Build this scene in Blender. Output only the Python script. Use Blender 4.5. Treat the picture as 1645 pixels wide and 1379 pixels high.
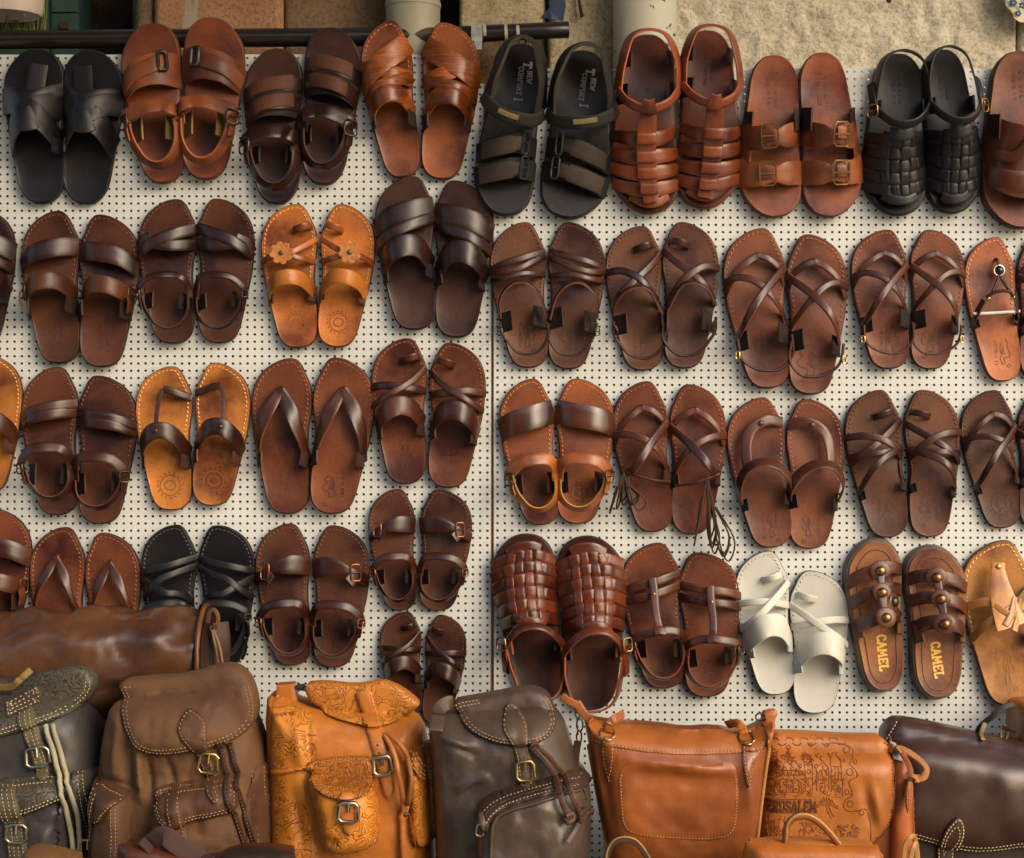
import bpy, math, random
import numpy as np
from mathutils import Vector, Matrix, noise
from mathutils.geometry import delaunay_2d_cdt

# ------------------------------------------------------------------ camera, sky, sun, exposure
scene = bpy.context.scene
for ob in list(bpy.data.objects):
    bpy.data.objects.remove(ob)
CAM_D = 3.0            # metres from camera to the pegboard
PXM = 920.0            # photograph pixels per metre on the pegboard
IW, IH = 1645.0, 1379.0
cam_data = bpy.data.cameras.new('camera')
cam = bpy.data.objects.new('camera', cam_data)
scene.collection.objects.link(cam)
cam.location = (0, -CAM_D, 0)
cam.rotation_euler = (math.radians(90), 0, 0)
cam_data.sensor_fit = 'HORIZONTAL'
cam_data.sensor_width = 36.0
cam_data.lens = 36.0 * CAM_D / (IW / PXM)
cam_data.clip_start = 0.05
cam_data.clip_end = 2000.0
scene.camera = cam

SUN_ELEV, SUN_AZ = 30.0, 44.0       # degrees; azimuth 0 = straight from behind the camera
world = bpy.data.worlds.new('World')
scene.world = world
world.use_nodes = True
wn = world.node_tree
for n in list(wn.nodes):
    wn.nodes.remove(n)
sky = wn.nodes.new('ShaderNodeTexSky')
sky.sky_type = 'NISHITA'
sky.sun_disc = False
sky.sun_elevation = math.radians(SUN_ELEV)
sky.sun_rotation = math.radians(180 - SUN_AZ)
sky.dust_density = 4.0
sky.air_density = 1.2
sky.ozone_density = 0.6
bg = wn.nodes.new('ShaderNodeBackground')
bg.inputs['Strength'].default_value = 0.15
wo = wn.nodes.new('ShaderNodeOutputWorld')
wn.links.new(sky.outputs[0], bg.inputs[0])
wn.links.new(bg.outputs[0], wo.inputs[0])

sun_data = bpy.data.lights.new('sun', 'SUN')
sun_data.energy = 0.5
sun_data.angle = math.radians(45)
sun_data.color = (1.0, 0.96, 0.91)
sun = bpy.data.objects.new('sun', sun_data)
scene.collection.objects.link(sun)
_az, _el = math.radians(SUN_AZ), math.radians(SUN_ELEV)
_to_sun = Vector((math.sin(_az) * math.cos(_el), -math.cos(_az) * math.cos(_el), math.sin(_el)))
sun.rotation_euler = _to_sun.to_track_quat('Z', 'Y').to_euler()

scene.view_settings.view_transform = 'Standard'
scene.view_settings.look = 'None'
scene.view_settings.exposure = 0.76
scene.view_settings.gamma = 1.0
scene.view_settings.use_curve_mapping = False
scene.render.engine = 'CYCLES'
scene.cycles.max_bounces = 5
scene.cycles.diffuse_bounces = 3
scene.cycles.glossy_bounces = 2
scene.cycles.use_adaptive_sampling = True
scene.cycles.adaptive_threshold = 0.02

rnd = random.Random(7)

# ------------------------------------------------------------------ helpers
def lin(c):
    out = []
    for v in c[:3]:
        v = v / 255.0
        out.append(v / 12.92 if v <= 0.04045 else ((v + 0.055) / 1.055) ** 2.4)
    return tuple(out) + (1.0,)

def P(px, py, d=0.0):
    """a point of the place: photograph pixel (px, py) on the plane d metres in front of the pegboard"""
    s = (CAM_D - d) / CAM_D / PXM
    return Vector(((px - IW / 2) * s, -d, (IH / 2 - py) * s))

def tag(o, label=None, cat=None, group=None, kind=None):
    if label: o['label'] = label
    if cat: o['category'] = cat
    if group: o['group'] = group
    if kind: o['kind'] = kind
    return o

def empty(name, matrix):
    o = bpy.data.objects.new(name, None)
    o.empty_display_size = 0.05
    scene.collection.objects.link(o)
    o.matrix_world = matrix
    return o

def mesh_obj(name, verts, faces, mat, parent=None, smooth=40, kind=None):
    me = bpy.data.meshes.new(name)
    me.from_pydata([tuple(v) for v in verts], [], faces)
    me.validate()
    me.update()
    if smooth is not None:
        me.polygons.foreach_set('use_smooth', [True] * len(me.polygons))
        if smooth < 180:
            me.set_sharp_from_angle(angle=math.radians(smooth))
    me.materials.append(mat)
    o = bpy.data.objects.new(name, me)
    scene.collection.objects.link(o)
    if parent is not None:
        o.parent = parent
    if kind:
        o['kind'] = kind
    return o

class MB:
    """collects shapes for one mesh"""
    def __init__(self):
        self.v, self.f, self.i = [], [], []
    def add(self, verts, faces, idx=None):
        b = len(self.v)
        self.v.extend(verts)
        self.f.extend([tuple(i + b for i in fc) for fc in faces])
        self.i.extend(idx or [0]*len(faces))
        return self
    def box(self, a, b):
        (x0, y0, z0), (x1, y1, z1) = a, b
        vs = [(x0,y0,z0),(x1,y0,z0),(x1,y1,z0),(x0,y1,z0),(x0,y0,z1),(x1,y0,z1),(x1,y1,z1),(x0,y1,z1)]
        return self.add(vs, [(3,2,1,0),(4,5,6,7),(0,1,5,4),(1,2,6,5),(2,3,7,6),(3,0,4,7)])
    def build(self, name, mat, parent=None, smooth=40, kind=None):
        o = mesh_obj(name, self.v, self.f, mat, parent, smooth, kind)
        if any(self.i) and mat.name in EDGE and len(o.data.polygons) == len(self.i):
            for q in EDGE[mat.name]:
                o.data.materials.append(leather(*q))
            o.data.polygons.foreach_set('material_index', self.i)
        return o
EDGE = {}      # strap leather -> (cut edge, underside)

def catmull(pts, n, closed=False):
    pts = [Vector(p) for p in pts]
    m = len(pts)
    segs = m if closed else m - 1
    if segs < 1:
        return pts
    out = []
    total = n
    for k in range(total if closed else total + 1):
        t = k / total * segs
        i = min(int(t), segs - 1)
        f = t - i
        if closed:
            p0, p1, p2, p3 = pts[(i-1) % m], pts[i % m], pts[(i+1) % m], pts[(i+2) % m]
        else:
            p1, p2 = pts[i], pts[i+1]
            p0 = pts[i-1] if i > 0 else p1 * 2 - p2
            p3 = pts[i+2] if i + 2 < m else p2 * 2 - p1
        out.append(0.5 * ((2*p1) + (p2-p0)*f + (2*p0-5*p1+4*p2-p3)*f*f + (3*p1-p0-3*p2+p3)*f*f*f))
    return out

def tube_shape(pts, r, sides=7, closed=False, mb=None, taper=None):
    mb = mb or MB()
    pts = [Vector(p) for p in pts]
    n = len(pts)
    verts, faces = [], []
    up = Vector((0.13, 0.21, 0.97))
    for i, p in enumerate(pts):
        a = pts[(i-1) % n] if (closed or i > 0) else p
        b = pts[(i+1) % n] if (closed or i < n-1) else p
        t = (b - a)
        t = t.normalized() if t.length > 1e-9 else Vector((1, 0, 0))
        s = t.cross(up)
        if s.length < 1e-4:
            s = t.cross(Vector((1, 0, 0)))
        s.normalize()
        u = s.cross(t)
        rr = r * (taper(i / max(1, n-1)) if taper else 1.0)
        for k in range(sides):
            an = 2 * math.pi * k / sides
            verts.append(p + s * math.cos(an) * rr + u * math.sin(an) * rr)
    m = n if closed else n - 1
    for i in range(m):
        j = (i + 1) % n
        for k in range(sides):
            q = (k + 1) % sides
            faces.append((i*sides+k, i*sides+q, j*sides+q, j*sides+k))
    if not closed:
        faces.append(tuple(reversed(range(sides))))
        faces.append(tuple((n-1)*sides + k for k in range(sides)))
    return mb.add(verts, faces)

def ribbon_shape(pts, norms, width, thick, mb=None, tipround=False):
    """a leather strap: rounded flat section swept along pts; norms point out of its face"""
    mb = mb or MB()
    n = len(pts)
    sec = [(-0.5, -0.5), (-0.5, 0.25), (-0.44, 0.5), (-0.2, 0.56), (0.2, 0.56), (0.44, 0.5), (0.5, 0.25), (0.5, -0.5), (0, -0.5)]
    k = len(sec)
    verts, faces, idx = [], [], []
    for i in range(n):
        a = pts[i-1] if i else pts[i]
        b = pts[i+1] if i < n-1 else pts[i]
        t = (b - a)
        t = t.normalized() if t.length > 1e-9 else Vector((1, 0, 0))
        nn = norms[i] - t * norms[i].dot(t)
        nn = nn.normalized() if nn.length > 1e-6 else Vector((0, 0, 1))
        w = nn.cross(t).normalized()
        wd = width(i / (n-1)) if callable(width) else width
        for (sx, sy) in sec:
            verts.append(pts[i] + w * sx * wd + nn * sy * thick)
    for i in range(n-1):
        for j in range(k):
            q = (j + 1) % k
            faces.append((i*k+j, (i+1)*k+j, (i+1)*k+q, i*k+q))
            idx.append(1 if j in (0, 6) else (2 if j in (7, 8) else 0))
    faces.append(tuple(range(k)))
    faces.append(tuple((n-1)*k + j for j in reversed(range(k))))
    idx += [1, 1]
    return mb.add(verts, faces, idx)

def dome_shape(c, nrm, r, hgt, mb=None, seg=12):
    """rivet or stud head"""
    mb = mb or MB()
    nrm = nrm.normalized()
    a = nrm.orthogonal().normalized(); b = nrm.cross(a)
    verts, faces = [], []
    rings = 4
    for i in range(rings):
        ph = i / rings * math.pi / 2
        for k in range(seg):
            an = 2 * math.pi * k / seg
            verts.append(c + (a*math.cos(an) + b*math.sin(an)) * r * math.cos(ph) + nrm * hgt * math.sin(ph))
    verts.append(c + nrm * hgt)
    for i in range(rings-1):
        for k in range(seg):
            q = (k+1) % seg
            faces.append((i*seg+k, i*seg+q, (i+1)*seg+q, (i+1)*seg+k))
    for k in range(seg):
        faces.append(((rings-1)*seg+k, (rings-1)*seg+(k+1) % seg, rings*seg))
    faces.append(tuple(reversed(range(seg))))
    return mb.add(verts, faces)

# strokes of a small slab-serif alphabet, unit height; (strokes, serif spots, advance)
GLYPH = {
 'J': ([[(.5,.95),(.5,.25),(.38,.05),(.2,.03),(.08,.2)]], [(.5,.95)], .7),
 'E': ([[(.15,.05),(.15,.95)],[(.15,.95),(.6,.95),(.6,.78)],[(.15,.5),(.48,.5)],[(.15,.05),(.62,.05),(.62,.22)]], [], .78),
 'R': ([[(.15,.03),(.15,.95)],[(.15,.95),(.45,.95),(.6,.85),(.6,.65),(.45,.52),(.15,.5)],[(.35,.5),(.62,.05)]], [(.15,.05),(.65,.05)], .82),
 'U': ([[(.12,.95),(.12,.25),(.25,.05),(.48,.05),(.6,.25),(.6,.95)]], [(.12,.95),(.6,.95)], .8),
 'S': ([[(.58,.75),(.58,.88),(.4,.96),(.2,.92),(.12,.75),(.2,.58),(.5,.43),(.6,.25),(.5,.08),(.3,.03),(.12,.1),(.1,.26)]], [], .74),
 'A': ([[(.08,.05),(.36,.96),(.66,.05)],[(.2,.36),(.54,.36)]], [(.08,.05),(.66,.05)], .82),
 'L': ([[(.15,.95),(.15,.05),(.58,.05),(.58,.26)]], [(.15,.95)], .7),
 'M': ([[(.1,.05),(.14,.95),(.42,.3),(.7,.95),(.76,.05)]], [(.1,.05),(.76,.05)], .95),
 'C': ([[(.6,.72),(.56,.9),(.38,.97),(.2,.88),(.1,.65),(.1,.35),(.2,.12),(.38,.03),(.55,.1),(.62,.26)]], [], .76),
 'N': ([[(.12,.05),(.12,.95),(.6,.05),(.6,.95)]], [(.12,.05),(.6,.95)], .8),
 'W': ([[(.06,.95),(.24,.05),(.42,.75),(.6,.05),(.78,.95)]], [(.06,.95),(.78,.95)], .95),
 'O': ([[(.36,.97),(.16,.86),(.1,.5),(.16,.14),(.36,.03),(.56,.14),(.62,.5),(.56,.86),(.36,.97)]], [], .78),
 'F': ([[(.15,.05),(.15,.95),(.6,.95),(.6,.78)],[(.15,.52),(.48,.52)]], [(.15,.05)], .72),
 'T': ([[(.35,.05),(.35,.95)],[(.05,.75),(.05,.95),(.65,.95),(.65,.75)]], [(.35,.05)], .76),
 'I': ([[(.2,.05),(.2,.95)]], [(.2,.05),(.2,.95)], .42),
}
def text_strokes(word):
    """-> list of 2-D polylines, total width (unit height)"""
    x, out = 0.0, []
    for ch in word:
        if ch not in GLYPH:
            x += .4; continue
        st, se, adv = GLYPH[ch]
        for pl in st:
            out.append([(x+a, b) for a, b in pl])
        for a, b in se:
            out.append([(x+a-.13, b), (x+a+.13, b)])
        x += adv
    return out, x

def flat_stroke(poly, half, place, mb, lift):
    """poly: 2-D polyline; place(u, v, h) -> Vector; a flat raised stroke"""
    for (a, b) in zip(poly[:-1], poly[1:]):
        dx, dy = b[0]-a[0], b[1]-a[1]
        L = math.hypot(dx, dy) or 1e-6
        ux, uy = dx/L, dy/L
        a2 = (a[0]-ux*half*.6, a[1]-uy*half*.6); b2 = (b[0]+ux*half*.6, b[1]+uy*half*.6)
        nx, ny = -uy*half, ux*half
        q = [(a2[0]+nx, a2[1]+ny), (b2[0]+nx, b2[1]+ny), (b2[0]-nx, b2[1]-ny), (a2[0]-nx, a2[1]-ny)]
        vs = [place(x, y, lift) for x, y in q] + [place(x, y, -lift) for x, y in q]
        mb.add(vs, [(3,2,1,0),(0,1,5,4),(1,2,6,5),(2,3,7,6),(3,0,4,7)])

# ------------------------------------------------------------------ materials
_mats = {}
def new_mat(name):
    m = bpy.data.materials.new(name)
    m.use_nodes = True
    nt = m.node_tree
    b = nt.nodes['Principled BSDF']
    return m, nt, b

def node(nt, kind, **kw):
    n = nt.nodes.new(kind)
    for k, v in kw.items():
        if k in n.inputs.keys() if hasattr(n.inputs, 'keys') else False:
            n.inputs[k].default_value = v
        else:
            setattr(n, k, v)
    return n

def ramp(nt, stops):
    r = nt.nodes.new('ShaderNodeValToRGB')
    el = r.color_ramp.elements
    while len(el) < len(stops):
        el.new(0.5)
    for e, (p, c) in zip(el, stops):
        e.position = p; e.color = c
    return r

def coords(nt):
    """object coordinates shifted by a random amount per object"""
    tc = nt.nodes.new('ShaderNodeTexCoord')
    oi = nt.nodes.new('ShaderNodeObjectInfo')
    mu = node(nt, 'ShaderNodeMath', operation='MULTIPLY'); mu.inputs[1].default_value = 37.0
    nt.links.new(oi.outputs['Random'], mu.inputs[0])
    ad = node(nt, 'ShaderNodeVectorMath', operation='ADD')
    nt.links.new(tc.outputs['Object'], ad.inputs[0])
    nt.links.new(mu.outputs[0], ad.inputs[1])
    return ad.outputs[0], oi.outputs['Random']

def mixcol(nt, fac, a, b, blend='MIX'):
    m = nt.nodes.new('ShaderNodeMix')
    m.data_type = 'RGBA'; m.blend_type = blend
    for s, v in ((0, fac), (6, a), (7, b)):
        if isinstance(v, (int, float)):
            m.inputs[s].default_value = v
        elif isinstance(v, tuple):
            m.inputs[s].default_value = v
        else:
            nt.links.new(v, m.inputs[s])
    return m.outputs[2]

ALB = 1.0     # photograph value -> base colour
RED = [0.5]
LEA = [0.43]  # the same for hides: these sandals are darker than they look next to the pale board
def leather(rgb, rough=0.42, mottle=0.35, grain=0.35, tool=None, stripes=False, suede=0.0, coat=0.0, spec=.42):
    key = (spec, RED[0], 'L', LEA[0], rgb, rough, mottle, grain, tool, stripes, suede, coat)
    if key in _mats:
        return _mats[key]
    m, nt, b = new_mat('leather')
    base = lin(rgb); red = max(0, base[0]-base[2])/max(.001, base[0])
    base = tuple(min(0.9, c*LEA[0]*(1+k*red*RED[0])) for c, k in zip(base[:3], (.06, -.06, -.16))) + (1.0,)
    dark = (base[0]*(1-mottle*1.05), base[1]*(1-mottle*1.2), base[2]*(1-mottle*.85), 1.0)
    warm = (min(.9, base[0]*(1+mottle*.7)), min(.9, base[1]*(1+mottle*.65)), base[2]*(1+mottle*.1), 1.0)
    vec, rndv = coords(nt)
    n1 = node(nt, 'ShaderNodeTexNoise'); n1.inputs['Scale'].default_value = 10; n1.inputs['Detail'].default_value = 5; n1.inputs['Roughness'].default_value = .55
    nt.links.new(vec, n1.inputs['Vector'])
    r1 = ramp(nt, [(0.34, dark), (0.5, base), (0.66, warm)])
    nt.links.new(n1.outputs['Fac'], r1.inputs[0])
    n2 = node(nt, 'ShaderNodeTexNoise'); n2.inputs['Scale'].default_value = 260; n2.inputs['Detail'].default_value = 3
    nt.links.new(vec, n2.inputs['Vector'])
    r2 = ramp(nt, [(0.3, (1-.25*mottle,)*3 + (1,)), (0.7, (1+.16*mottle,)*3 + (1,))])
    nt.links.new(n2.outputs['Fac'], r2.inputs[0])
    col = mixcol(nt, 1.0, r1.outputs[0], r2.outputs[0], 'MULTIPLY')
    # each piece of hide a little lighter or darker than the next
    hv = nt.nodes.new('ShaderNodeHueSaturation')
    mr = nt.nodes.new('ShaderNodeMapRange')
    mr.inputs['To Min'].default_value = 0.82; mr.inputs['To Max'].default_value = 1.18
    nt.links.new(rndv, mr.inputs['Value'])
    nt.links.new(mr.outputs[0], hv.inputs['Value'])
    nt.links.new(col, hv.inputs['Color'])
    col = hv.outputs[0]
    # bump
    vo = node(nt, 'ShaderNodeTexVoronoi'); vo.inputs['Scale'].default_value = 420
    nt.links.new(vec, vo.inputs['Vector'])
    bump = nt.nodes.new('ShaderNodeBump'); bump.inputs['Strength'].default_value = grain; bump.inputs['Distance'].default_value = .0006
    nt.links.new(vo.outputs['Distance'], bump.inputs['Height'])
    nrm = bump.outputs[0]
    n3 = node(nt, 'ShaderNodeTexNoise'); n3.inputs['Scale'].default_value = 38; n3.inputs['Detail'].default_value = 2
    nt.links.new(vec, n3.inputs['Vector'])
    bump2 = nt.nodes.new('ShaderNodeBump'); bump2.inputs['Strength'].default_value = .22; bump2.inputs['Distance'].default_value = .003
    nt.links.new(n3.outputs['Fac'], bump2.inputs['Height']); nt.links.new(nrm, bump2.inputs['Normal'])
    nrm = bump2.outputs[0]
    if tool:
        # tooled scrollwork: contour lines of a slow noise pressed into the hide
        tn = node(nt, 'ShaderNodeTexNoise'); tn.inputs['Scale'].default_value = tool; tn.inputs['Detail'].default_value = 1.2; tn.inputs['Distortion'].default_value = .8
        nt.links.new(vec, tn.inputs['Vector'])
        mu = node(nt, 'ShaderNodeMath', operation='MULTIPLY'); mu.inputs[1].default_value = 52
        nt.links.new(tn.outputs['Fac'], mu.inputs[0])
        si = node(nt, 'ShaderNodeMath', operation='SINE'); nt.links.new(mu.outputs[0], si.inputs[0])
        tr = ramp(nt, [(0.0, (0,0,0,1)), (0.22, (1,1,1,1))])
        m2 = nt.nodes.new('ShaderNodeMapRange'); m2.inputs['From Min'].default_value = -1; nt.links.new(si.outputs[0], m2.inputs['Value'])
        nt.links.new(m2.outputs[0], tr.inputs[0])
        # smooth patches with no tooling between
        pn = node(nt, 'ShaderNodeTexNoise'); pn.inputs['Scale'].default_value = 9
        nt.links.new(vec, pn.inputs['Vector'])
        pr = ramp(nt, [(0.32, (1,1,1,1)), (0.38, (0,0,0,1))]); nt.links.new(pn.outputs['Fac'], pr.inputs[0])
        hgt = mixcol(nt, 1.0, tr.outputs[0], pr.outputs[0], 'LIGHTEN')
        b3 = nt.nodes.new('ShaderNodeBump'); b3.inputs['Strength'].default_value = 1.0; b3.inputs['Distance'].default_value = .0014
        nt.links.new(hgt, b3.inputs['Height']); nt.links.new(nrm, b3.inputs['Normal'])
        nrm = b3.outputs[0]
        inv = mixcol(nt, hgt, (.7, .58, .45, 1), (1, 1, 1, 1))
        col = mixcol(nt, 1.0, col, inv, 'MULTIPLY')
    if stripes:
        wv = node(nt, 'ShaderNodeTexNoise'); wv.inputs['Scale'].default_value = 1; wv.inputs['Detail'].default_value = 3
        mp = nt.nodes.new('ShaderNodeMapping'); mp.inputs['Scale'].default_value = (25, 420, 25); mp.inputs['Rotation'].default_value = (0, 0, .25)
        nt.links.new(vec, mp.inputs[0]); nt.links.new(mp.outputs[0], wv.inputs['Vector'])
        r3 = ramp(nt, [(0.35, (.55, .5, .45, 1)), (0.6, (1.15, 1.12, 1.05, 1))]); nt.links.new(wv.outputs['Fac'], r3.inputs[0])
        col = mixcol(nt, 1.0, col, r3.outputs[0], 'MULTIPLY')
    nt.links.new(col, b.inputs['Base Color'])
    rr = nt.nodes.new('ShaderNodeMapRange'); rr.inputs['To Min'].default_value = max(.05, rough-.1); rr.inputs['To Max'].default_value = rough+.16
    nt.links.new(n1.outputs['Fac'], rr.inputs['Value'])
    nt.links.new(rr.outputs[0], b.inputs['Roughness'])
    nt.links.new(nrm, b.inputs['Normal'])
    b.inputs['IOR'].default_value = 1.5
    b.inputs['Specular IOR Level'].default_value = spec
    if coat:
        b.inputs['Coat Weight'].default_value = coat; b.inputs['Coat Roughness'].default_value = .2; b.inputs['Coat IOR'].default_value = 1.5
    if suede:
        b.inputs['Sheen Weight'].default_value = suede
        b.inputs['Sheen Roughness'].default_value = .5
        b.inputs['Sheen Tint'].default_value = warm
    _mats[key] = m
    if not tool:
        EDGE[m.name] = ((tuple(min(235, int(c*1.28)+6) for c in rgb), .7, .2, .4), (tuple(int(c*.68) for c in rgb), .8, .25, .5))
    return m

def plain(name, rgb, rough=0.5, metal=0.0, var=0.15, scale=40, bumpd=0.0, bscale=200):
    key = ('P', name, rgb, rough, metal, var, scale, bumpd)
    if key in _mats:
        return _mats[key]
    m, nt, b = new_mat(name)
    base = lin(rgb); base = tuple(min(.92, c*ALB) for c in base[:3]) + (1.0,)
    vec, rv = coords(nt)
    n1 = node(nt, 'ShaderNodeTexNoise'); n1.inputs['Scale'].default_value = scale; n1.inputs['Detail'].default_value = 5
    nt.links.new(vec, n1.inputs['Vector'])
    r = ramp(nt, [(0.3, tuple(c*(1-var) for c in base[:3]) + (1,)), (0.7, tuple(min(.95, c*(1+var)) for c in base[:3]) + (1,))])
    nt.links.new(n1.outputs['Fac'], r.inputs[0])
    nt.links.new(r.outputs[0], b.inputs['Base Color'])
    b.inputs['Roughness'].default_value = rough
    b.inputs['Metallic'].default_value = metal
    if bumpd:
        n2 = node(nt, 'ShaderNodeTexNoise'); n2.inputs['Scale'].default_value = bscale; n2.inputs['Detail'].default_value = 5
        nt.links.new(vec, n2.inputs['Vector'])
        bu = nt.nodes.new('ShaderNodeBump'); bu.inputs['Distance'].default_value = bumpd; bu.inputs['Strength'].default_value = .8
        nt.links.new(n2.outputs['Fac'], bu.inputs['Height']); nt.links.new(bu.outputs[0], b.inputs['Normal'])
    _mats[key] = m
    return m

def stone(name, rgb, rgb2, scale=30, bumpd=0.006, streak=False):
    key = ('S', name)
    if key in _mats:
        return _mats[key]
    m, nt, b = new_mat(name)
    c1, c2 = lin(rgb), lin(rgb2)
    vec, rv = coords(nt)
    n1 = node(nt, 'ShaderNodeTexNoise'); n1.inputs['Scale'].default_value = 7; n1.inputs['Detail'].default_value = 8; n1.inputs['Roughness'].default_value = .65
    nt.links.new(vec, n1.inputs['Vector'])
    r = ramp(nt, [(0.25, c2), (0.55, c1)]); nt.links.new(n1.outputs['Fac'], r.inputs[0])
    n2 = node(nt, 'ShaderNodeTexNoise'); n2.inputs['Scale'].default_value = 150; n2.inputs['Detail'].default_value = 6; n2.inputs['Roughness'].default_value = .7
    nt.links.new(vec, n2.inputs['Vector'])
    r2 = ramp(nt, [(0.32, (.55, .48, .38, 1)), (0.54, (1, 1, 1, 1))]); nt.links.new(n2.outputs['Fac'], r2.inputs[0])
    col = mixcol(nt, 1.0, r.outputs[0], r2.outputs[0], 'MULTIPLY')
    if streak:
        mp = nt.nodes.new('ShaderNodeMapping'); mp.inputs['Scale'].default_value = (42, 1, 3.5)
        nt.links.new(vec, mp.inputs[0])
        n4 = node(nt, 'ShaderNodeTexNoise'); n4.inputs['Scale'].default_value = 1; n4.inputs['Detail'].default_value = 2
        nt.links.new(mp.outputs[0], n4.inputs['Vector'])
        r4 = ramp(nt, [(0.60, (0, 0, 0, 1)), (0.66, (1, 1, 1, 1))]); nt.links.new(n4.outputs['Fac'], r4.inputs[0])
        col = mixcol(nt, r4.outputs[0], col, lin((176, 166, 148)))
    nt.links.new(col, b.inputs['Base Color'])
    b.inputs['Roughness'].default_value = .93
    mx = mixcol(nt, .5, n2.outputs['Fac'], n1.outputs['Fac'])
    bu = nt.nodes.new('ShaderNodeBump'); bu.inputs['Distance'].default_value = bumpd; bu.inputs['Strength'].default_value = 1
    nt.links.new(mx, bu.inputs['Height']); nt.links.new(bu.outputs[0], b.inputs['Normal'])
    _mats[key] = m
    return m

def pegboard_mat():
    m, nt, b = new_mat('pegboard_paint')
    tc = nt.nodes.new('ShaderNodeTexCoord')
    n1 = node(nt, 'ShaderNodeTexNoise'); n1.inputs['Scale'].default_value = 5; n1.inputs['Detail'].default_value = 7; n1.inputs['Roughness'].default_value = .6
    nt.links.new(tc.outputs['Object'], n1.inputs['Vector'])
    a, c = lin((197, 198, 192)), lin((206, 207, 202))
    r = ramp(nt, [(0.3, a), (0.65, c)]); nt.links.new(n1.outputs['Fac'], r.inputs[0])
    n2 = node(nt, 'ShaderNodeTexNoise'); n2.inputs['Scale'].default_value = 75; n2.inputs['Detail'].default_value = 6; n2.inputs['Roughness'].default_value = .75
    nt.links.new(tc.outputs['Object'], n2.inputs['Vector'])
    r2 = ramp(nt, [(0.27, (.5, .42, .32, 1)), (0.37, (1, 1, 1, 1))]); nt.links.new(n2.outputs['Fac'], r2.inputs[0])
    nt.links.new(mixcol(nt, .75, r.outputs[0], r2.outputs[0], 'MULTIPLY'), b.inputs['Base Color'])
    b.inputs['Roughness'].default_value = .5
    n3 = node(nt, 'ShaderNodeTexNoise'); n3.inputs['Scale'].default_value = 300
    nt.links.new(tc.outputs['Object'], n3.inputs['Vector'])
    bu = nt.nodes.new('ShaderNodeBump'); bu.inputs['Distance'].default_value = .0004; bu.inputs['Strength'].default_value = .5
    nt.links.new(n3.outputs['Fac'], bu.inputs['Height']); nt.links.new(bu.outputs[0], b.inputs['Normal'])
    return m

def spotted_pipe_mat():
    m, nt, b = new_mat('spotted_paint')
    tc = nt.nodes.new('ShaderNodeTexCoord')
    n1 = node(nt, 'ShaderNodeTexNoise'); n1.inputs['Scale'].default_value = 55; n1.inputs['Detail'].default_value = 3
    nt.links.new(tc.outputs['Object'], n1.inputs['Vector'])
    r = ramp(nt, [(0.64, lin((186, 182, 163))), (0.67, lin((52, 50, 46)))]); nt.links.new(n1.outputs['Fac'], r.inputs[0])
    nt.links.new(r.outputs[0], b.inputs['Base Color'])
    b.inputs['Roughness'].default_value = .6
    return m

BRASS = plain('aged_brass', (188, 160, 104), .34, 1.0, .2, 60)
NICKEL = plain('dull_nickel', (176, 170, 158), .32, 1.0, .2, 60)
BRONZE = plain('bronze', (150, 112, 70), .35, 1.0, .2, 60)
DARKMETAL = plain('dark_metal', (86, 80, 70), .4, 1.0, .2, 60)
# ------------------------------------------------------------------ the setting
GROUND_Z = -1.62
mesh_obj('ground', [(-60,-60,GROUND_Z),(60,-60,GROUND_Z),(60,60,GROUND_Z),(-60,60,GROUND_Z)], [(0,1,2,3)],
         stone('paving', (190, 182, 164), (160, 150, 132)), None, None)['kind'] = 'structure'

def rough_block(name, x0, y0, x1, y1, dfront, mat, parent, amp=.006, freq=22, thick=.25, step=5.0, edge=5.0, seed=0, tall=False):
    """one dressed stone: a face with uneven relief and worn arrises, running back into the wall"""
    xs = list(np.linspace(x0, x1, max(3, int((x1-x0)/step))))
    ys = list(np.linspace(y0, y1, max(3, int((y1-y0)/step))))
    vs, fs = [], []
    for yy in ys:
        for xx in xs:
            p = P(xx, yy, dfront)
            e = min(xx-x0, x1-xx, yy-y0, y1-yy)
            h = amp * (noise.fractal(Vector((p.x*freq+seed, p.z*freq, seed*1.7)), 1.0, 2.0, 4))
            h -= .008 * max(0, 1 - e/edge)**2
            vs.append((p.x, p.y - h, p.z))
    nx, ny = len(xs), len(ys)
    for j in range(ny-1):
        for i in range(nx-1):
            a = j*nx+i
            fs.append((a, a+nx, a+nx+1, a+1))
    rim = [j*nx for j in range(ny)] + [(ny-1)*nx+i for i in range(1, nx)] + [j*nx+nx-1 for j in range(ny-2, -1, -1)] + [i for i in range(nx-2, 0, -1)]
    b = len(vs)
    for k in rim:
        v = vs[k]; vs.append((v[0], v[1]+thick, v[2]))
    n = len(rim)
    for k in range(n):
        q = (k+1) % n
        fs.append((rim[k], b+k, b+q, rim[q]))
    return mesh_obj(name, vs, fs, mat, parent, 60)

limestone = stone('limestone', (214, 206, 186), (194, 183, 158))
limestone2 = stone('limestone_warm', (198, 184, 154), (172, 156, 124))
redstone = stone('red_sandstone', (182, 138, 104), (150, 108, 80), streak=True)
brownstone = stone('brown_stone', (146, 120, 92), (116, 94, 72))
greystone = stone('grey_stone', (124, 108, 90), (104, 90, 74))
shadestone = stone('dark_shade_stone', (70, 56, 40), (48, 38, 28))  # dark colour also stands in for shade in gaps and behind holes

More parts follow.
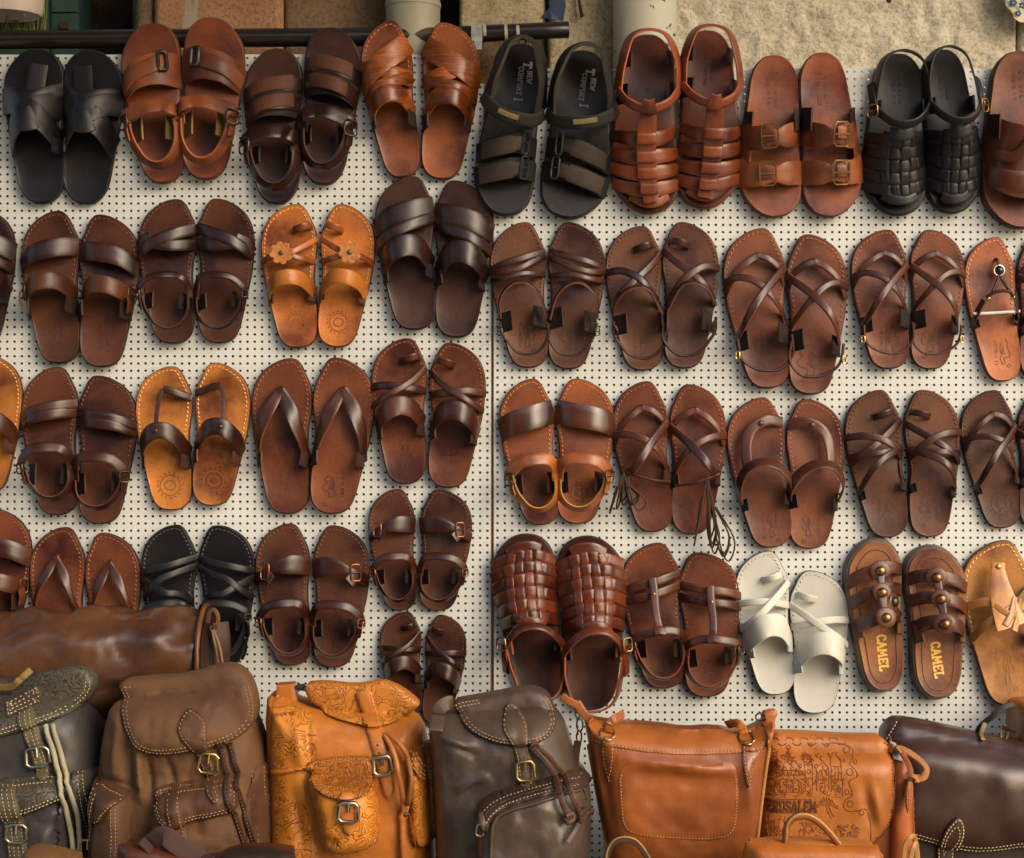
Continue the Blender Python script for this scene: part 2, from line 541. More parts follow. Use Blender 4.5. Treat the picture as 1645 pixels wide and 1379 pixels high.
wall = empty('stone_wall', Matrix.Translation(Vector((0, .1, GROUND_Z))))
tag(wall, 'rough limestone wall of large blocks behind the top of the pegboard', 'stone wall')
_w0 = wall.matrix_world.translation.copy()
def wall_block(*a, **k):
    o = rough_block('stone_block', *a, wall, **k)
    o.matrix_parent_inverse = Matrix.Translation(-_w0)
    return o
wall_block(1072, -150, 1634, 175, -.10, limestone, amp=.007, freq=30, step=4, seed=1)
wall_block(1638, -150, 1990, 175, -.10, limestone, amp=.007, freq=30, step=5, seed=2)
wall_block(880, -150, 1068, 175, -.10, limestone2, amp=.006, freq=30, step=4, seed=9)
wall_block(738, -150, 876, 47, -.085, limestone2, amp=.005, freq=26, step=4, seed=3)
wall_block(738, 51, 876, 175, -.12, stone('dark_brown_stone', (122, 98, 72), (96, 76, 54)), amp=.007, freq=30, step=4, seed=4)  # darker brown block below the pipe
wall_block(456, -150, 700, 175, -.115, brownstone, amp=.002, freq=14, step=6, seed=5, edge=3)
wall_block(247, -150, 453, 175, -.10, redstone, amp=.002, freq=14, step=6, seed=6, edge=3)
wall_block(215, -150, 244, 175, -.11, greystone, amp=.002, step=6, seed=7)
wall_block(-350, -150, 212, 175, -.30, shadestone, amp=.01, step=8, seed=8)
wall_block(700, -150, 738, 175, -.30, shadestone, amp=.01, step=8, seed=18)  # back of a gap, its shade put into the colour
# the wall goes on below; coloured dark for shade behind the peg holes
m = MB(); a = P(-350, 172, -.14); b = P(1990, 2180, -.14)
m.box((a.x, .14, GROUND_Z), (b.x, .4, a.z))
o = m.build('lower_masonry', shadestone, wall); o.matrix_parent_inverse = Matrix.Translation(-_w0)

# teal painted metal cabinet in the top left corner
cab = empty('metal_cabinet', Matrix.Translation(P(60, 170, -.10)))
tag(cab, 'dark teal painted metal cabinet behind the pipe at top left', 'cabinet')
_c0 = cab.matrix_world.translation.copy()
teal = plain('teal_paint', (44, 72, 66), .5, 0, .25, 30)
def at_cab(mb, name, mat, parent=None):
    o = mb.build(name, mat, parent or cab)
    if parent is None: o.matrix_parent_inverse = Matrix.Translation(-_c0)
    return o
def pbox(mb, x0, y0, x1, y1, d0, d1):
    a = P(x0, y1, (d0+d1)/2); b = P(x1, y0, (d0+d1)/2)
    return mb.box((a.x, -d1, a.z), (b.x, -d0, b.z))
at_cab(pbox(MB(), -120, -150, 130, 172, -.26, -.11), 'body', teal)
at_cab(pbox(MB(), -120, -150, 79, 172, -.11, -.10), 'door', plain('green_paint', (58, 84, 62), .5, 0, .3, 25))
at_cab(pbox(MB(), 84, -150, 126, 20, -.11, -.102), 'panel', teal)
at_cab(pbox(MB(), 84, 23, 126, 172, -.11, -.103), 'panel', teal)
at_cab(pbox(MB(), 97, 36, 109, 47, -.103, -.094), 'lock', plain('rust', (70, 40, 30), .8))

# white plastic shade in the corner
cup = empty('plastic_shade', Matrix.Translation(P(5, -40, -.03)))
tag(cup, 'white plastic lamp shade cut off by the top left corner', 'lamp shade')
vs, fs = [], []
seg = 28
prof = [(.070, .10), (.072, .03), (.070, .008), (.066, 0.0), (.058, .004), (.056, .02), (.05, .10)]
for k in range(seg):
    an = 2*math.pi*k/seg
    for r_, z_ in prof:
        vs.append((r_*math.cos(an), r_*math.sin(an)*.8, z_ - .072 + .0))
for k in range(seg):
    q = (k+1) % seg
    for j in range(len(prof)-1):
        fs.append((k*7+j, q*7+j, q*7+j+1, k*7+j+1))
mesh_obj('shell', vs, fs, plain('white_plastic', (205, 186, 172), .35, 0, .05), cup, 60)
m = MB()
for k in range(10):
    an = k*2.4
    dome_shape(Vector((.04*math.cos(an), -.01 + .02*math.sin(an), -.055 - .002*k)), Vector((0, -1, -.3)), .004, .004, m, 8)
m.build('reflective_spots', plain('pale_spot', (200, 190, 140), .1, 0, .1), cup)  # pale glossy domes standing in for the reflective spots inside

m = MB()
for k in range(34):
    x0 = 8 + rnd.random()*70; y0 = -30
    pts = [P(x0 + rnd.uniform(-6, 6)*i/4, y0 + i*22 + rnd.uniform(-3, 3), -.085 + rnd.uniform(0, .01)) for i in range(5)]
    tube_shape(catmull(pts, 10), .0011, 5, mb=m)
o = m.build('nylon_netting', plain('green_nylon', (120, 128, 62), .5), None, 60)
tag(o, 'green nylon netting strands hanging beside the white shade', 'netting', None, 'stuff')

# drain pipes
def drain_pipe(label, px0, px1, d, mat, collars, y0=-150, y1=190):
    r = (px1-px0)/2/PXM*(CAM_D-d)/CAM_D
    c = (px0+px1)/2
    base = P(c, y1, d)
    root = empty('drain_pipe', Matrix.Translation(base))
    tag(root, label, 'pipe', 'vertical drain pipes on the wall')
    top = P(c, y0, d).z - base.z
    m = MB(); tube_shape([Vector((0, 0, 0)), Vector((0, 0, top*.5)), Vector((0, 0, top))], r, 32, mb=m)
    m.build('shaft', mat, root, 50)
    for yy in collars:
        z = P(c, yy, d).z - base.z
        m = MB(); tube_shape([Vector((0, 0, z-.004)), Vector((0, 0, z-.003)), Vector((0, 0, z+.003)), Vector((0, 0, z+.004))], r*1.035, 32, mb=m)
        m.build('collar', mat, root, 40)
drain_pipe('greyish white drain pipe with a collar above the brown striped slides', 620, 707, -.055, plain('dull_white_pipe', (150, 144, 124), .55, 0, .12, 14), [10])
drain_pipe('pale painted pipe with black paint flecks above the woven brown sandals', 985, 1087, -.05, spotted_pipe_mat(), [])

# black horizontal rail pipe
rail = empty('pipe_rail', Matrix.Translation(P(300, 60, -.022)))
tag(rail, 'black horizontal metal pipe running along above the pegboard', 'pipe')
_r0 = rail.matrix_world.translation.copy()
blackp = plain('black_pipe_paint', (32, 26, 24), .32, 0, .3, 30, .0008, 60)
def railpart(name, x0, x1, y, rpx, mat, sides=24):
    m = MB()
    r = rpx/PXM
    a = P(x0, y[0], -.022) - _r0; b = P(x1, y[1], -.022) - _r0
    tube_shape([a.lerp(b, t) for t in (0, .01, .25, .5, .75, .99, 1)], r, sides, mb=m, taper=lambda t: .9 if t in (0, 1) else 1)
    return m.build(name, mat, rail, 50)
railpart('pipe', -200, 660, (66, 59), 15, blackp)
railpart('bare_section', 655, 742, (59, 56), 13.5, plain('worn_steel', (92, 84, 70), .4, .4, .3, 30))
railpart('taped_end', 740, 914, (56, 48), 13.5, blackp)
for x in (779, 813, 832):
    railpart('tape_band', x-2.5, x+2.5, (53, 52.7), 14.2, plain('white_tape', (165, 158, 140), .6))
tape = MB(); pbox(tape, 757, 40, 775, 66, -.005, -.003); pbox(tape, 762, 66, 774, 80, -.005, -.003)
o = tape.build('clear_tape', plain('clear_tape', (150, 152, 152), .15, 0, .3, 60), rail); o.matrix_parent_inverse = Matrix.Translation(-_r0)
hk = MB(); tube_shape([P(847, 60, -.03), P(846, 90, -.03), P(846, 130, -.03)], .004, 8, mb=hk)
o = hk.build('bracket', plain('rusty_iron', (86, 58, 40), .7), rail); o.matrix_parent_inverse = Matrix.Translation(-_r0)

# blue tarp scrap and a nail on the wall
m = MB()
pts = [(878, -30), (905, -30), (909, 10), (905, 34), (886, 31), (870, 27), (884, 12)]
vs = [P(x, y, -.078 + .004*math.sin(i*2.1)) for i, (x, y) in enumerate(pts)]
vs += [v + Vector((0, .0015, 0)) for v in vs]
n = len(pts)
m.add(vs, [tuple(range(n)), tuple(reversed(range(n, 2*n)))] + [(i, i+n, (i+1) % n+n, (i+1) % n) for i in range(n)])
tag(m.build('tarp_scrap', plain('blue_tarp', (44, 62, 92), .55), None, None), 'scrap of blue tarp stuck on the stone above the taped pipe end', 'tarp scrap')
m = MB(); tube_shape([P(929, -6, -.088), P(932, 12, -.085), P(935, 27, -.083)], .0035, 6, mb=m, taper=lambda t: .6+.5*t)
tag(m.build('iron_spike', plain('rust_dark', (52, 40, 28), .8)), 'thin dark iron spike on the stone right of the blue scrap', 'spike')
m = MB(); dome_shape(P(1428, 1, -.085), Vector((0, -1, 0)), .005, .006, m, 8)
tag(m.build('iron_nail', plain('rust_dark', (52, 40, 28), .8)), 'small dark nail head in the limestone at the top edge', 'nail')
# floral cloth corner
cl = empty('floral_cloth', Matrix.Translation(P(1650, 35, -.06)))
tag(cl, 'corner of cream cloth with blue flowers at top right edge', 'cloth')
_k0 = cl.matrix_world.translation.copy()
vs, fs = [], []
gx = np.linspace(1612, 1760, 24); gy = np.linspace(-90, 36, 20)
for j, yy in enumerate(gy):
    for xx in gx:
        sh = 24*max(0, (yy-2)/34) + 3*math.sin(yy*.4)
        vs.append(P(xx + sh, yy, -.06 + .006*math.sin(xx*.16+yy*.03)) - _k0)
nb = len(vs)
vs += [v + Vector((0, .002, 0)) for v in vs]
for j in range(19):
    for i in range(23):
        a = j*24+i
        fs.append((a, a+24, a+25, a+1)); fs.append((nb+a+1, nb+a+25, nb+a+24, nb+a))
mesh_obj('cloth', vs, fs, plain('cream_cloth', (202, 190, 158), .9), cl, 180)
for (fx, fy, s) in ((1628, 5, 5), (1642, 9, 4.5), (1636, 22, 4)):
    m = MB()
    for k in range(5):
        an = k*1.2566
        dome_shape(P(fx+s*.8*math.cos(an), fy+s*.8*math.sin(an), -.052)-_k0, Vector((0, -1, 0)), s*.55/PXM, .001, m, 8)
    m.build('flower', plain('blue_print', (58, 84, 122), .9, 0, .5, 300), cl)

# ------------------------------------------------------------------ pegboard
PEG = pegboard_mat()
PITCH = 11.68
HOLE = plain('hole_shade_rim', (74, 58, 40), .9)  # raw hardboard colour darkened to stand in for shade inside the holes
RAW = plain('raw_hardboard', (150, 112, 66), .85, 0, .2, 60)
def pegboard(name, label, hx0, hy0, nx, ny, skip, d):
    """hardboard sheet with a real hole in every cell; (hx0, hy0) is the first hole"""
    pit = PITCH/PXM; rad = 2.1/PXM; th = .0045
    origin = P(hx0, hy0, 0); root = empty(name, Matrix.Translation(P(hx0, hy0 + PITCH*(ny-1), 0) + Vector((0, -d, 0))))
    tag(root, label, 'pegboard', 'perforated display boards')
    H = pit/2
    sq = [(-H,-H),(0,-H),(H,-H),(H,0),(H,H),(0,H),(-H,H),(-H,0)]
    ang = [math.atan2(y, x) for x, y in sq]
    cell = np.zeros((24, 3))
    for k in range(8):
        cell[k] = (sq[k][0], 0, sq[k][1])
        cell[8+k] = (rad*math.cos(ang[k]), 0, rad*math.sin(ang[k]))
        cell[16+k] = (rad*math.cos(ang[k]), th, rad*math.sin(ang[k]))
    quads = []
    for k in range(8):
        q = (k+1) % 8
        quads.append((k, q, 8+q, 8+k)); quads.append((8+k, 8+q, 16+q, 16+k))
    quads = np.array(quads)
    ij = [(i, j) for j in range(ny) for i in range(nx) if not skip(i, j)]
    n = len(ij)
    off = np.array([(i*pit, 0, (ny-1-j)*pit) for i, j in ij])
    V = (cell[None] + off[:, None]).reshape(-1, 3)
    # the sheet is not perfectly flat
    V[:, 1] += .0012*np.sin(V[:, 0]*7 + 1) * np.sin(V[:, 2]*5)
    F = (quads[None] + (np.arange(n)*24)[:, None, None]).reshape(-1, 4)
    me = bpy.data.meshes.new('sheet')
    me.vertices.add(len(V)); me.vertices.foreach_set('co', V.ravel())
    me.loops.add(F.size); me.loops.foreach_set('vertex_index', F.ravel())
    me.polygons.add(len(F)); me.polygons.foreach_set('loop_start', np.arange(0, F.size, 4)); me.polygons.foreach_set('loop_total', np.full(len(F), 4))
    me.update(); me.materials.append(PEG); me.materials.append(HOLE)
    me.polygons.foreach_set('material_index', np.tile([0, 1], len(F)//2)); me.shade_flat(); me.update()
    o = bpy.data.objects.new('sheet', me); scene.collection.objects.link(o); o.parent = root
    W = (nx-1)*pit; T = (ny-1)*pit
    e = .0012
    m = MB(); m.box((-H-e, -.0004, -H), (-H+.0002, th+.001, T+H)); m.box((W+H-.0002, -.0004, -H), (W+H+e, th+.001, T+H - (11*pit if name == 'pegboard' and nx < 75 else 0)))
    m.build('raw_edge', RAW, root, None)
    return root
def skip_l(i, j):
    # the broken top right corner of the left sheet
    return (i >= 67 and j < 3 and (i-67) > (j*1.5 - .5)) or (i == 72 and j < 11) or (i == 71 and j < 4)
pegboard('pegboard', 'left cream pegboard sheet with broken top right corner', -58.0, 93.7, 73, 118, skip_l, .0)
pegboard('pegboard', 'right cream pegboard sheet carrying the woven and white sandals', 799.3, 116.5, 81, 116, lambda i, j: False, .002)
m = MB(); pbox(m, 760, 136, 824, 1480, -.03, -.0065)
tag(m.build('wooden_batten', plain('batten_wood', (142, 124, 92), .8, 0, .25, 20)), 'wooden batten behind the seam of the two pegboards', 'batten')

# tables that carry the bags (below the picture)
bench = empty('display_table', Matrix.Translation(Vector((0, -.2, GROUND_Z))))
tag(bench, 'stepped wooden display table under the row of bags', 'table')
wood = plain('dark_wood', (92, 66, 44), .6, 0, .3, 12)
TABLE_Z, FRONT_Z = -.80, -.98
m = MB(); m.box((-1.15, -.1, TABLE_Z-GROUND_Z-.03), (1.15, .18, TABLE_Z-GROUND_Z)); m.build('table_top', wood, bench, None)
m = MB(); m.box((-1.15, -.42, FRONT_Z-GROUND_Z-.03), (1.15, -.105, FRONT_Z-GROUND_Z)); m.build('front_step', wood, bench, None)
for x in (-1.1, 0, 1.1):
    for y0, z1 in ((.1, TABLE_Z-GROUND_Z-.031), (-.4, FRONT_Z-GROUND_Z-.031)):
        m = MB(); m.box((x-.03, y0, 0), (x+.03, y0+.06, z1)); m.build('leg', wood, bench, None)
crate = MB(); pbox(crate, -70, 1139, 300, 1512, .02, .10)
tag(crate.build('wooden_crate', wood, None, None), 'wooden crate under the brown duffel bag behind the backpacks', 'crate')
# unseen canvas added overhead to dim the display, most at upper left
aw = empty('shade_canopy', Matrix.Translation(Vector((0, 0, 1.25))))
tag(aw, 'unseen canvas sheet added above the display to shade it', 'shade_canopy')
canvas = plain('canvas', (150, 130, 100), .9)
vs, fs = [], []
for i in range(21):
    x = -2.6 + 4.3*i/20
    for j in range(9):
        t = j/8
        vs.append((x, .1 - (1.75 - 1.1*i/20)*t, .35 - .32*t - .04*math.sin(t*math.pi) + .015*math.sin(x*6)*t))
nb = len(vs); vs += [(a, b_, c+.006) for a, b_, c in vs]
for i in range(20):
    for j in range(8):
        a = i*9+j
        fs.append((a, a+9, a+10, a+1)); fs.append((nb+a+1, nb+a+10, nb+a+9, nb+a))
mesh_obj('canvas', vs, fs, canvas, aw, 180)
m = MB(); tube_shape([Vector((-2.6, -1.63, .02)), Vector((1.7, -.53, .02))], .018, 12, mb=m); m.build('front_bar', blackp, aw)
for x in (-2.5, 1.6):
    m = MB(); tube_shape([Vector((x, .1, -.15)), Vector((x, -1.6 if x < 0 else -.55, .0))], .014, 10, mb=m); m.build('arm', blackp, aw)
# unseen building added behind the camera: blocks low sky, darkens what the leather mirrors
lane = empty('light_block_building', Matrix.Translation(Vector((-3, -6.6, GROUND_Z))))
tag(lane, 'unseen stone building added behind the camera to darken reflections', 'building')
fs_mat = stone('facing_stone', (150, 132, 106), (118, 102, 80))
m = MB(); m.box((-8.0, -1.5, 0), (5.2, 0, 4.0)); m.build('wall', fs_mat, lane, None)
m = MB(); m.box((-8.1, -1.5, 4.002), (5.3, .12, 4.25)); m.build('cornice', fs_mat, lane, None)
for x in (-6.5, -3.4, -.4, 2.6):
    m = MB(); m.box((x, .002, 0), (x+1.5, .05, 2.5)); d_ = m.build('shop_door', plain('dark_green_door', (44, 52, 44), .5), lane, None)
    m = MB(); m.box((x-.12, .003, 2.502), (x+1.62, .09, 2.7)); m.build('lintel', fs_mat, lane, None)
    m = MB(); m.box((x+.3, .002, 2.95), (x+1.2, .04, 3.8)); m.build('window', plain('dark_pane', (30, 32, 34), .2), lane, None)
# ------------------------------------------------------------------ sandals
# outline of a left shoe seen from above, toe up, inner side on the right; unit length
_a = [(365,116),(392,124),(420,156),(449,216),(474,270),(485,330),(488,400),(481,470),(474,540),(474,620),(481,700),(489,780),(496,860),(496,935),(484,1000),(450,1045),(405,1065),(360,1068),
      (310,1060),(268,1026),(240,965),(220,890),(198,800),(174,700),(151,600),(137,500),(130,400),(135,330),(150,270),(180,215),(225,170),(280,136),(325,120)]
OUT_FOOT = [((x-362)/952, (1068-y)/952) for x, y in _a]
_b = [(230,315),(300,330),(350,370),(380,430),(390,520),(385,620),(378,720),(378,850),(384,960),(386,1080),(376,1160),(345,1225),(300,1265),(245,1275),(190,1265),(142,1222),(110,1150),(95,1070),(75,950),(50,800),(32,680),(25,580),(35,480),(70,410),(120,355),(170,325)]
OUT_ROUND = [((x-245)/960, (1275-y)/960) for x, y in _b]
HV = [0, .1, .2, .3, .4, .48, .56, .66, .76, .88, 1.0]
HH = [.13, .14, .17, .2, .205, .195, .165, .125, .095, .065, .04]

class Sandal:
    def __init__(s, label, top, bot, xl, xr, inner_right, mats, outline='foot', toe_down=False, sole=.034, seed=0, stitch=True, flare=.006, flare0=None):
        s.rnd = random.Random(seed)
        toe, heel = (bot, top) if toe_down else (top, bot)
        d = .022
        T, Hh = P(*toe, d), P(*heel, d)
        s.L = (T-Hh).length
        ydir = (T-Hh).normalized()
        zdir = Vector((0, -1, 0))
        xdir = ydir.cross(zdir).normalized()
        s.mirror = -1 if (inner_right == toe_down) else 1
        out = OUT_FOOT if outline == 'foot' else OUT_ROUND
        dense = catmull([(x, y, 0) for x, y in out], 84, True)
        pts = [(p.x*s.mirror, p.y) for p in dense]
        # width scale to the measured extent
        want = (P(xr, 0, d) - P(xl, 0, d)).x
        def ext(a):
            xs = [Hh.x + xdir.x*x*a*s.L + ydir.x*y*s.L for x, y in pts]
            return min(xs), max(xs)
        a = 1.0
        for _ in range(6):
            lo, hi = ext(a); a *= want/(hi-lo)
        lo, hi = ext(a)
        shift = (P(xl, 0, d).x + P(xr, 0, d).x)/2 - (lo+hi)/2
        Hh = Hh + Vector((shift, 0, 0))
        s.out = [(x*a, y) for x, y in pts]
        # edge functions
        side = {}
        for sg in (-1, 1):
            sel = sorted([(y, x) for x, y in s.out if True], key=lambda q: q[0])
            vs_ = np.linspace(0.004, .996, 90); es = []
            for v in vs_:
                xs = []
                n = len(s.out)
                for i in range(n):
                    (x0, y0), (x1, y1) = s.out[i], s.out[(i+1) % n]
                    if (y0-v)*(y1-v) <= 0 and abs(y1-y0) > 1e-9:
                        xs.append(x0 + (x1-x0)*(v-y0)/(y1-y0))
                es.append((max(xs) if sg > 0 else min(xs)) if xs else 0)
            side[sg] = (vs_, np.array(es))
        s.side = side
        tilt = math.radians(s.rnd.uniform(.3, 2.2))
        R = Matrix((xdir, ydir, zdir)).transposed().to_4x4()
        loc = Vector((Hh.x, -.004 - math.sin(tilt)*s.L*1.0, Hh.z))
        s.root = empty('sandal', Matrix.Translation(loc) @ R @ Matrix.Rotation(-tilt, 4, 'X'))
        tag(s.root, label, 'sandal', 'sandals displayed on the pegboard')
        s.mats = mats
        s.top = (sole + .014)      # footbed surface, units of L
        s.build_sole(sole, flare, flare0 or flare)
        if stitch:
            s.stitching()
    def xe(s, e, v):
        """e: -1 outer edge .. +1 inner edge"""
        e = e*s.mirror
        l = np.interp(v, *s.side[-1]); r = np.interp(v, *s.side[1])
        return (l+r)/2 + e*(r-l)/2
    def bed(s, x, v):
        """relief of the footbed"""
        l = np.interp(v, *s.side[-1]); r = np.interp(v, *s.side[1])
        e = (x-(l+r)/2)/max(.02, (r-l)/2)
        w = max(0, 1-abs(e)**3)
        h = -.016*math.exp(-((v-.2)/.13)**2)*w
        h += .010*math.exp(-((v-.47)/.12)**2)*w*(1+.6*e*s.mirror)
        h += -.010*math.exp(-((v-.72)/.13)**2)*w
        return h
    def curl(s, v):
        return .06*max(0, v-.80)**2/.04*.35
    def pt(s, x, v, h):
        return Vector((x, v, h + s.top + s.curl(v)))*s.L
    def U(s, e, v, hs=1.0, off=0.0):
        """point on the shape of a foot's instep over the footbed"""
        p = 2.3
        prof = 1-abs(e)**p if abs(e) <= 1 else -(abs(e)-1)*1.2
        h = np.interp(v, HV, HH)*hs*prof
        x = s.xe(e, v)
        return Vector((x, v, h+off+s.top-.004+s.curl(v)))*s.L
    def Un(s, e, v, hs=1.0):
        ee = max(-.97, min(.97, e)); k = .015
        a = s.U(ee+k, v, hs)-s.U(ee-k, v, hs); b = s.U(ee, min(v+k, .99), hs)-s.U(ee, max(v-k, .01), hs)
        n = a.cross(b)*s.mirror
        b0 = Vector((0, 1, 0)); n2 = a.cross(b0)*s.mirror
        return (n.normalized()*.35 + n2.normalized()*.65).normalized()
    def mat(s, k):
        return s.mats.get(k, s.mats['strap']) if isinstance(k, str) else k
    # ---- parts
    def build_sole(s, th, flare, flare0):
        L = s.L
        n = len(s.out)
        cx = sum(x for x, y in s.out)/n
        def ring(grow, z, curl=True):
            vs = []
            for i in range(n):
                (x, y) = s.out[i]; (xa, ya) = s.out[i-1]; (xb, yb) = s.out[(i+1) % n]
                tx, ty = xb-xa, yb-ya; l = math.hypot(tx, ty) or 1
                nx, ny = ty/l, -tx/l
                if (x-cx)*nx + (y-.5)*ny < 0: nx, ny = -nx, -ny
                vs.append(Vector(((x+nx*grow)*L, (y+ny*grow)*L, (z + (s.curl(y) if curl else s.curl(y)*.8))*L)))
            return vs
        def loft(rings, cap0=True, cap1=False):
            vs = [v for r in rings for v in r]; fs = []
            for k in range(len(rings)-1):
                for i in range(n):
                    j = (i+1) % n
                    fs.append((k*n+i, k*n+j, (k+1)*n+j, (k+1)*n+i))
            if cap0: fs.append(tuple(reversed(range(n))))
            if cap1: fs.append(tuple((len(rings)-1)*n+i for i in range(n)))
            if s.mirror > 0: fs = [tuple(reversed(f)) for f in fs]
            return vs, fs
        vs, fs = loft([ring(flare0*.8, 0), ring(flare0, .004), ring(flare, th-.004), ring(flare*.8, th), ring(-.02, th)], True, False)
        s.sole = mesh_obj('sole', vs, fs, s.mats['sole'], s.root, 35)
        # footbed: edge plus inner rings with relief
        rings = [ring(-.001, th-.001), ring(0, th+.004), ring(-.0005, th+.011), ring(-.004, s.top)]
        for t in (.06, .15, .28, .45, .65, .85, 1.0):
            r = []
            for (x, y) in s.out:
                yc = min(max(y, .16), .82)
                xc = (np.interp(yc, *s.side[-1])+np.interp(yc, *s.side[1]))/2
                X, Y = x+(xc-x)*t, y+(yc-y)*t
                r.append(Vector((X*L, Y*L, (s.top+s.curl(Y)+s.bed(X, Y))*L)))
            rings.append(r)
        vs, fs = loft(rings, False, False)
        s.foot = mesh_obj('footbed', vs, fs, s.mats['bed'], s.root, 50)
    def stitching(s, inset=.021, vmin=.44):
        m = MB(); L = s.L
        n = len(s.out)
        pts = []
        for i in range(n):
            (x, y) = s.out[i]
            if y < vmin: continue
            (xa, ya) = s.out[i-1]; (xb, yb) = s.out[(i+1) % n]
            tx, ty = xb-xa, yb-ya; l = math.hypot(tx, ty) or 1
            nx, ny = ty/l, -tx/l
            yc = .6; xc = -.07*s.mirror
            if (x-xc)*nx + (y-yc)*ny < 0: nx, ny = -nx, -ny
            pts.append((x-nx*inset, y-ny*inset, i))
        # order: contiguous around the toe
        k = next((i for i in range(len(pts)-1) if pts[i+1][2]-pts[i][2] > 1), None)
        if k is not None: pts = pts[k+1:]+pts[:k+1]
        P2 = [Vector((x, y)) for x, y, _ in pts]
        acc, pos = 0, 0
        step, ln = .031, .0225
        line = []
        for a, b in zip(P2[:-1], P2[1:]):
            q = (b-a).length
            while pos < acc+q:
                line.append((a.lerp(b, (pos-acc)/q), (b-a).normalized())); pos += step
            acc += q
        for c, t in line:
            nn = Vector((-t.y, t.x))*.0042 + t*.004
            a, b = c-t*ln/2, c+t*ln/2
            vs = []
            for (p, w, h) in ((a, 1, .0), (c, 1, .0065), (b, 1, .0)):
                for sg in (-1, 1):
                    q = p+nn*sg
                    vs.append(s.pt(q.x, q.y, s.bed(q.x, q.y)+h-.0005))
            m.add(vs, [(0,1,3,2),(2,3,5,4),(0,2,4),(1,5,3)])
        m.build('stitching', s.mat('thread'), s.foot, None, 'stuff')
    def band(s, path, w, mat='strap', hs=1.0, off=0.0, name='strap', parent=None, n=26, wf=None, thick=.0125):
        j = s.rnd.uniform(-.006, .006)
        pp = catmull([(e, v+j+(.028*max(0, e)**3 if v > .55 else 0), 0) for e, v in path], n)
        pts = [s.U(p.x, p.y, hs, off) for p in pp]
        nr = [s.Un(p.x, p.y, hs) for p in pp]
        mb = ribbon_shape(pts, nr, (lambda t: w*s.L*wf(t)) if wf else w*s.L, thick*s.L)
        return mb.build(name, s.mat(mat), parent or s.root, 50)
    def free(s, path, w, mat='strap', center=(0, .28, .05), name='strap', n=30, thick=.0115, wf=None, parent=None, nz=0.0):
        """path of (e, v, h); faces away from the ankle"""
        pp = catmull(path, n)
        pts = [s.pt(s.xe(p.x, min(max(p.y, .17), .98)), p.y, p.z) for p in pp]
        c = s.pt(s.xe(center[0], center[1]), center[1], center[2])
        nr = []
        for p in pts:
            q = p-c; q.z *= .6; q.z += nz*s.L
            nr.append(q.normalized())
        mb = ribbon_shape(pts, nr, (lambda t: w*s.L*wf(t)) if wf else w*s.L, thick*s.L)
        return mb.build(name, s.mat(mat), parent or s.root, 50)
    def cordf(s, path, r=.008, mat='cord', name='cord', n=30, closed=False, parent=None):
        pp = catmull(path, n, closed)
        pts = [s.pt(s.xe(p.x, min(max(p.y, .17), .98)), p.y, p.z) for p in pp]
        return tube_shape(pts, r*s.L, 6, closed).build(name, s.mat(mat), parent or s.root, 60)
    def tab(s, e, v, w=.1, h=.13, mat='lining', lean=-.2, name='side_tab'):
        sg = 1 if e > 0 else -1
        path = [(e*1.0, v, -.012), (e*1.0, v+.005, .03), (e*(1.0+lean*.6), v+.012, h*.65), (e*(.98+lean), v+.02, h)]
        pp = catmull(path, 8)
        pts = [s.pt(s.xe(p.x, p.y), p.y, p.z) for p in pp]
        nr = [Vector((sg*s.mirror, 0, .25)).normalized()]*len(pts)
        return ribbon_shape(pts, nr, w*s.L, .011*s.L).build(name, s.mat(mat), s.root, 50)
    def ankle(s, w=.058, mat='strap', vt=.31, vf=.46, hf=.24, vb=.085, hb=.11, hs_=.14, buck=True, tabmat='lining', oe=-1.06, ie=1.02, tabw=.11, metal=None, tablean=-.42):
        s.tab(-1, vt, tabw, hs_*.85, tabmat, tablean); s.tab(1, vt, tabw, hs_*.85, tabmat, tablean)
        fr = s.free([(oe, vt+.05, hs_*.9), (oe*.96, vt+.09, hs_+.03), (-.5, vf-.025, hf-.015), (.0, vf-.005, hf), (.5, vf, hf-.02), (.86, vf-.02, hs_+.05), (ie, vt+.1, hs_*.9), (ie, vt+.03, hs_*.75)], w*1.2, mat, center=(0, .33, -.02), name='ankle_strap', nz=.16)
        hp = []
        for k in range(13):
            th = math.pi*k/12; sn = math.sin(th)
            hp.append(((oe if k < 6 else ie)*abs(math.cos(th)), vt+.04-(vt+.04-vb)*sn**.8, hs_*.92+(hb-hs_*.92)*sn))
        s.free(hp, w*1.05, mat, center=(0, .3, .03), name='heel_strap', nz=.05)
        if buck:
            c = s.pt(s.xe(oe*1.02, vt+.05), vt+.05, hs_+.03)
            s.ring_buckle(c, Vector((-s.mirror*.75, 0, .65)), w*1.25, w*1.15, metal or DARKMETAL, fr)
            s.free([(oe*1.0, vt+.06, hs_+.02), (oe*1.07, vt+.0, hs_+.0), (oe*1.08, vt-.055, hs_-.02)], w*.7, mat, center=(0, .33, -.02), name='strap_end', n=6)
    def ring_buckle(s, c, nrm, w, h, mat=None, parent=None, r=.006, ang=0.0, prong=True):
        nrm = nrm.normalized()
        y = Vector((0, 1, 0)); y = (y-nrm*y.dot(nrm)).normalized(); x = y.cross(nrm)
        if ang:
            x, y = x*math.cos(ang)+y*math.sin(ang), y*math.cos(ang)-x*math.sin(ang)
        w *= s.L/2; h *= s.L/2
        pts = []
        for (a, b) in ((-1,-.7),(-1,.7),(-.7,1),(.7,1),(1,.7),(1,-.7),(.7,-1),(-.7,-1)):
            pts.append(c+nrm*.010*s.L+x*a*w+y*b*h)
        m = tube_shape(pts, r*s.L, 6, True)
        if prong:
            tube_shape([c+nrm*.012*s.L-x*w, c+nrm*.016*s.L, c+nrm*.012*s.L+x*w*1.05], r*.7*s.L, 5, mb=m)
        return m.build('buckle', mat or BRASS, parent or s.root, 60)
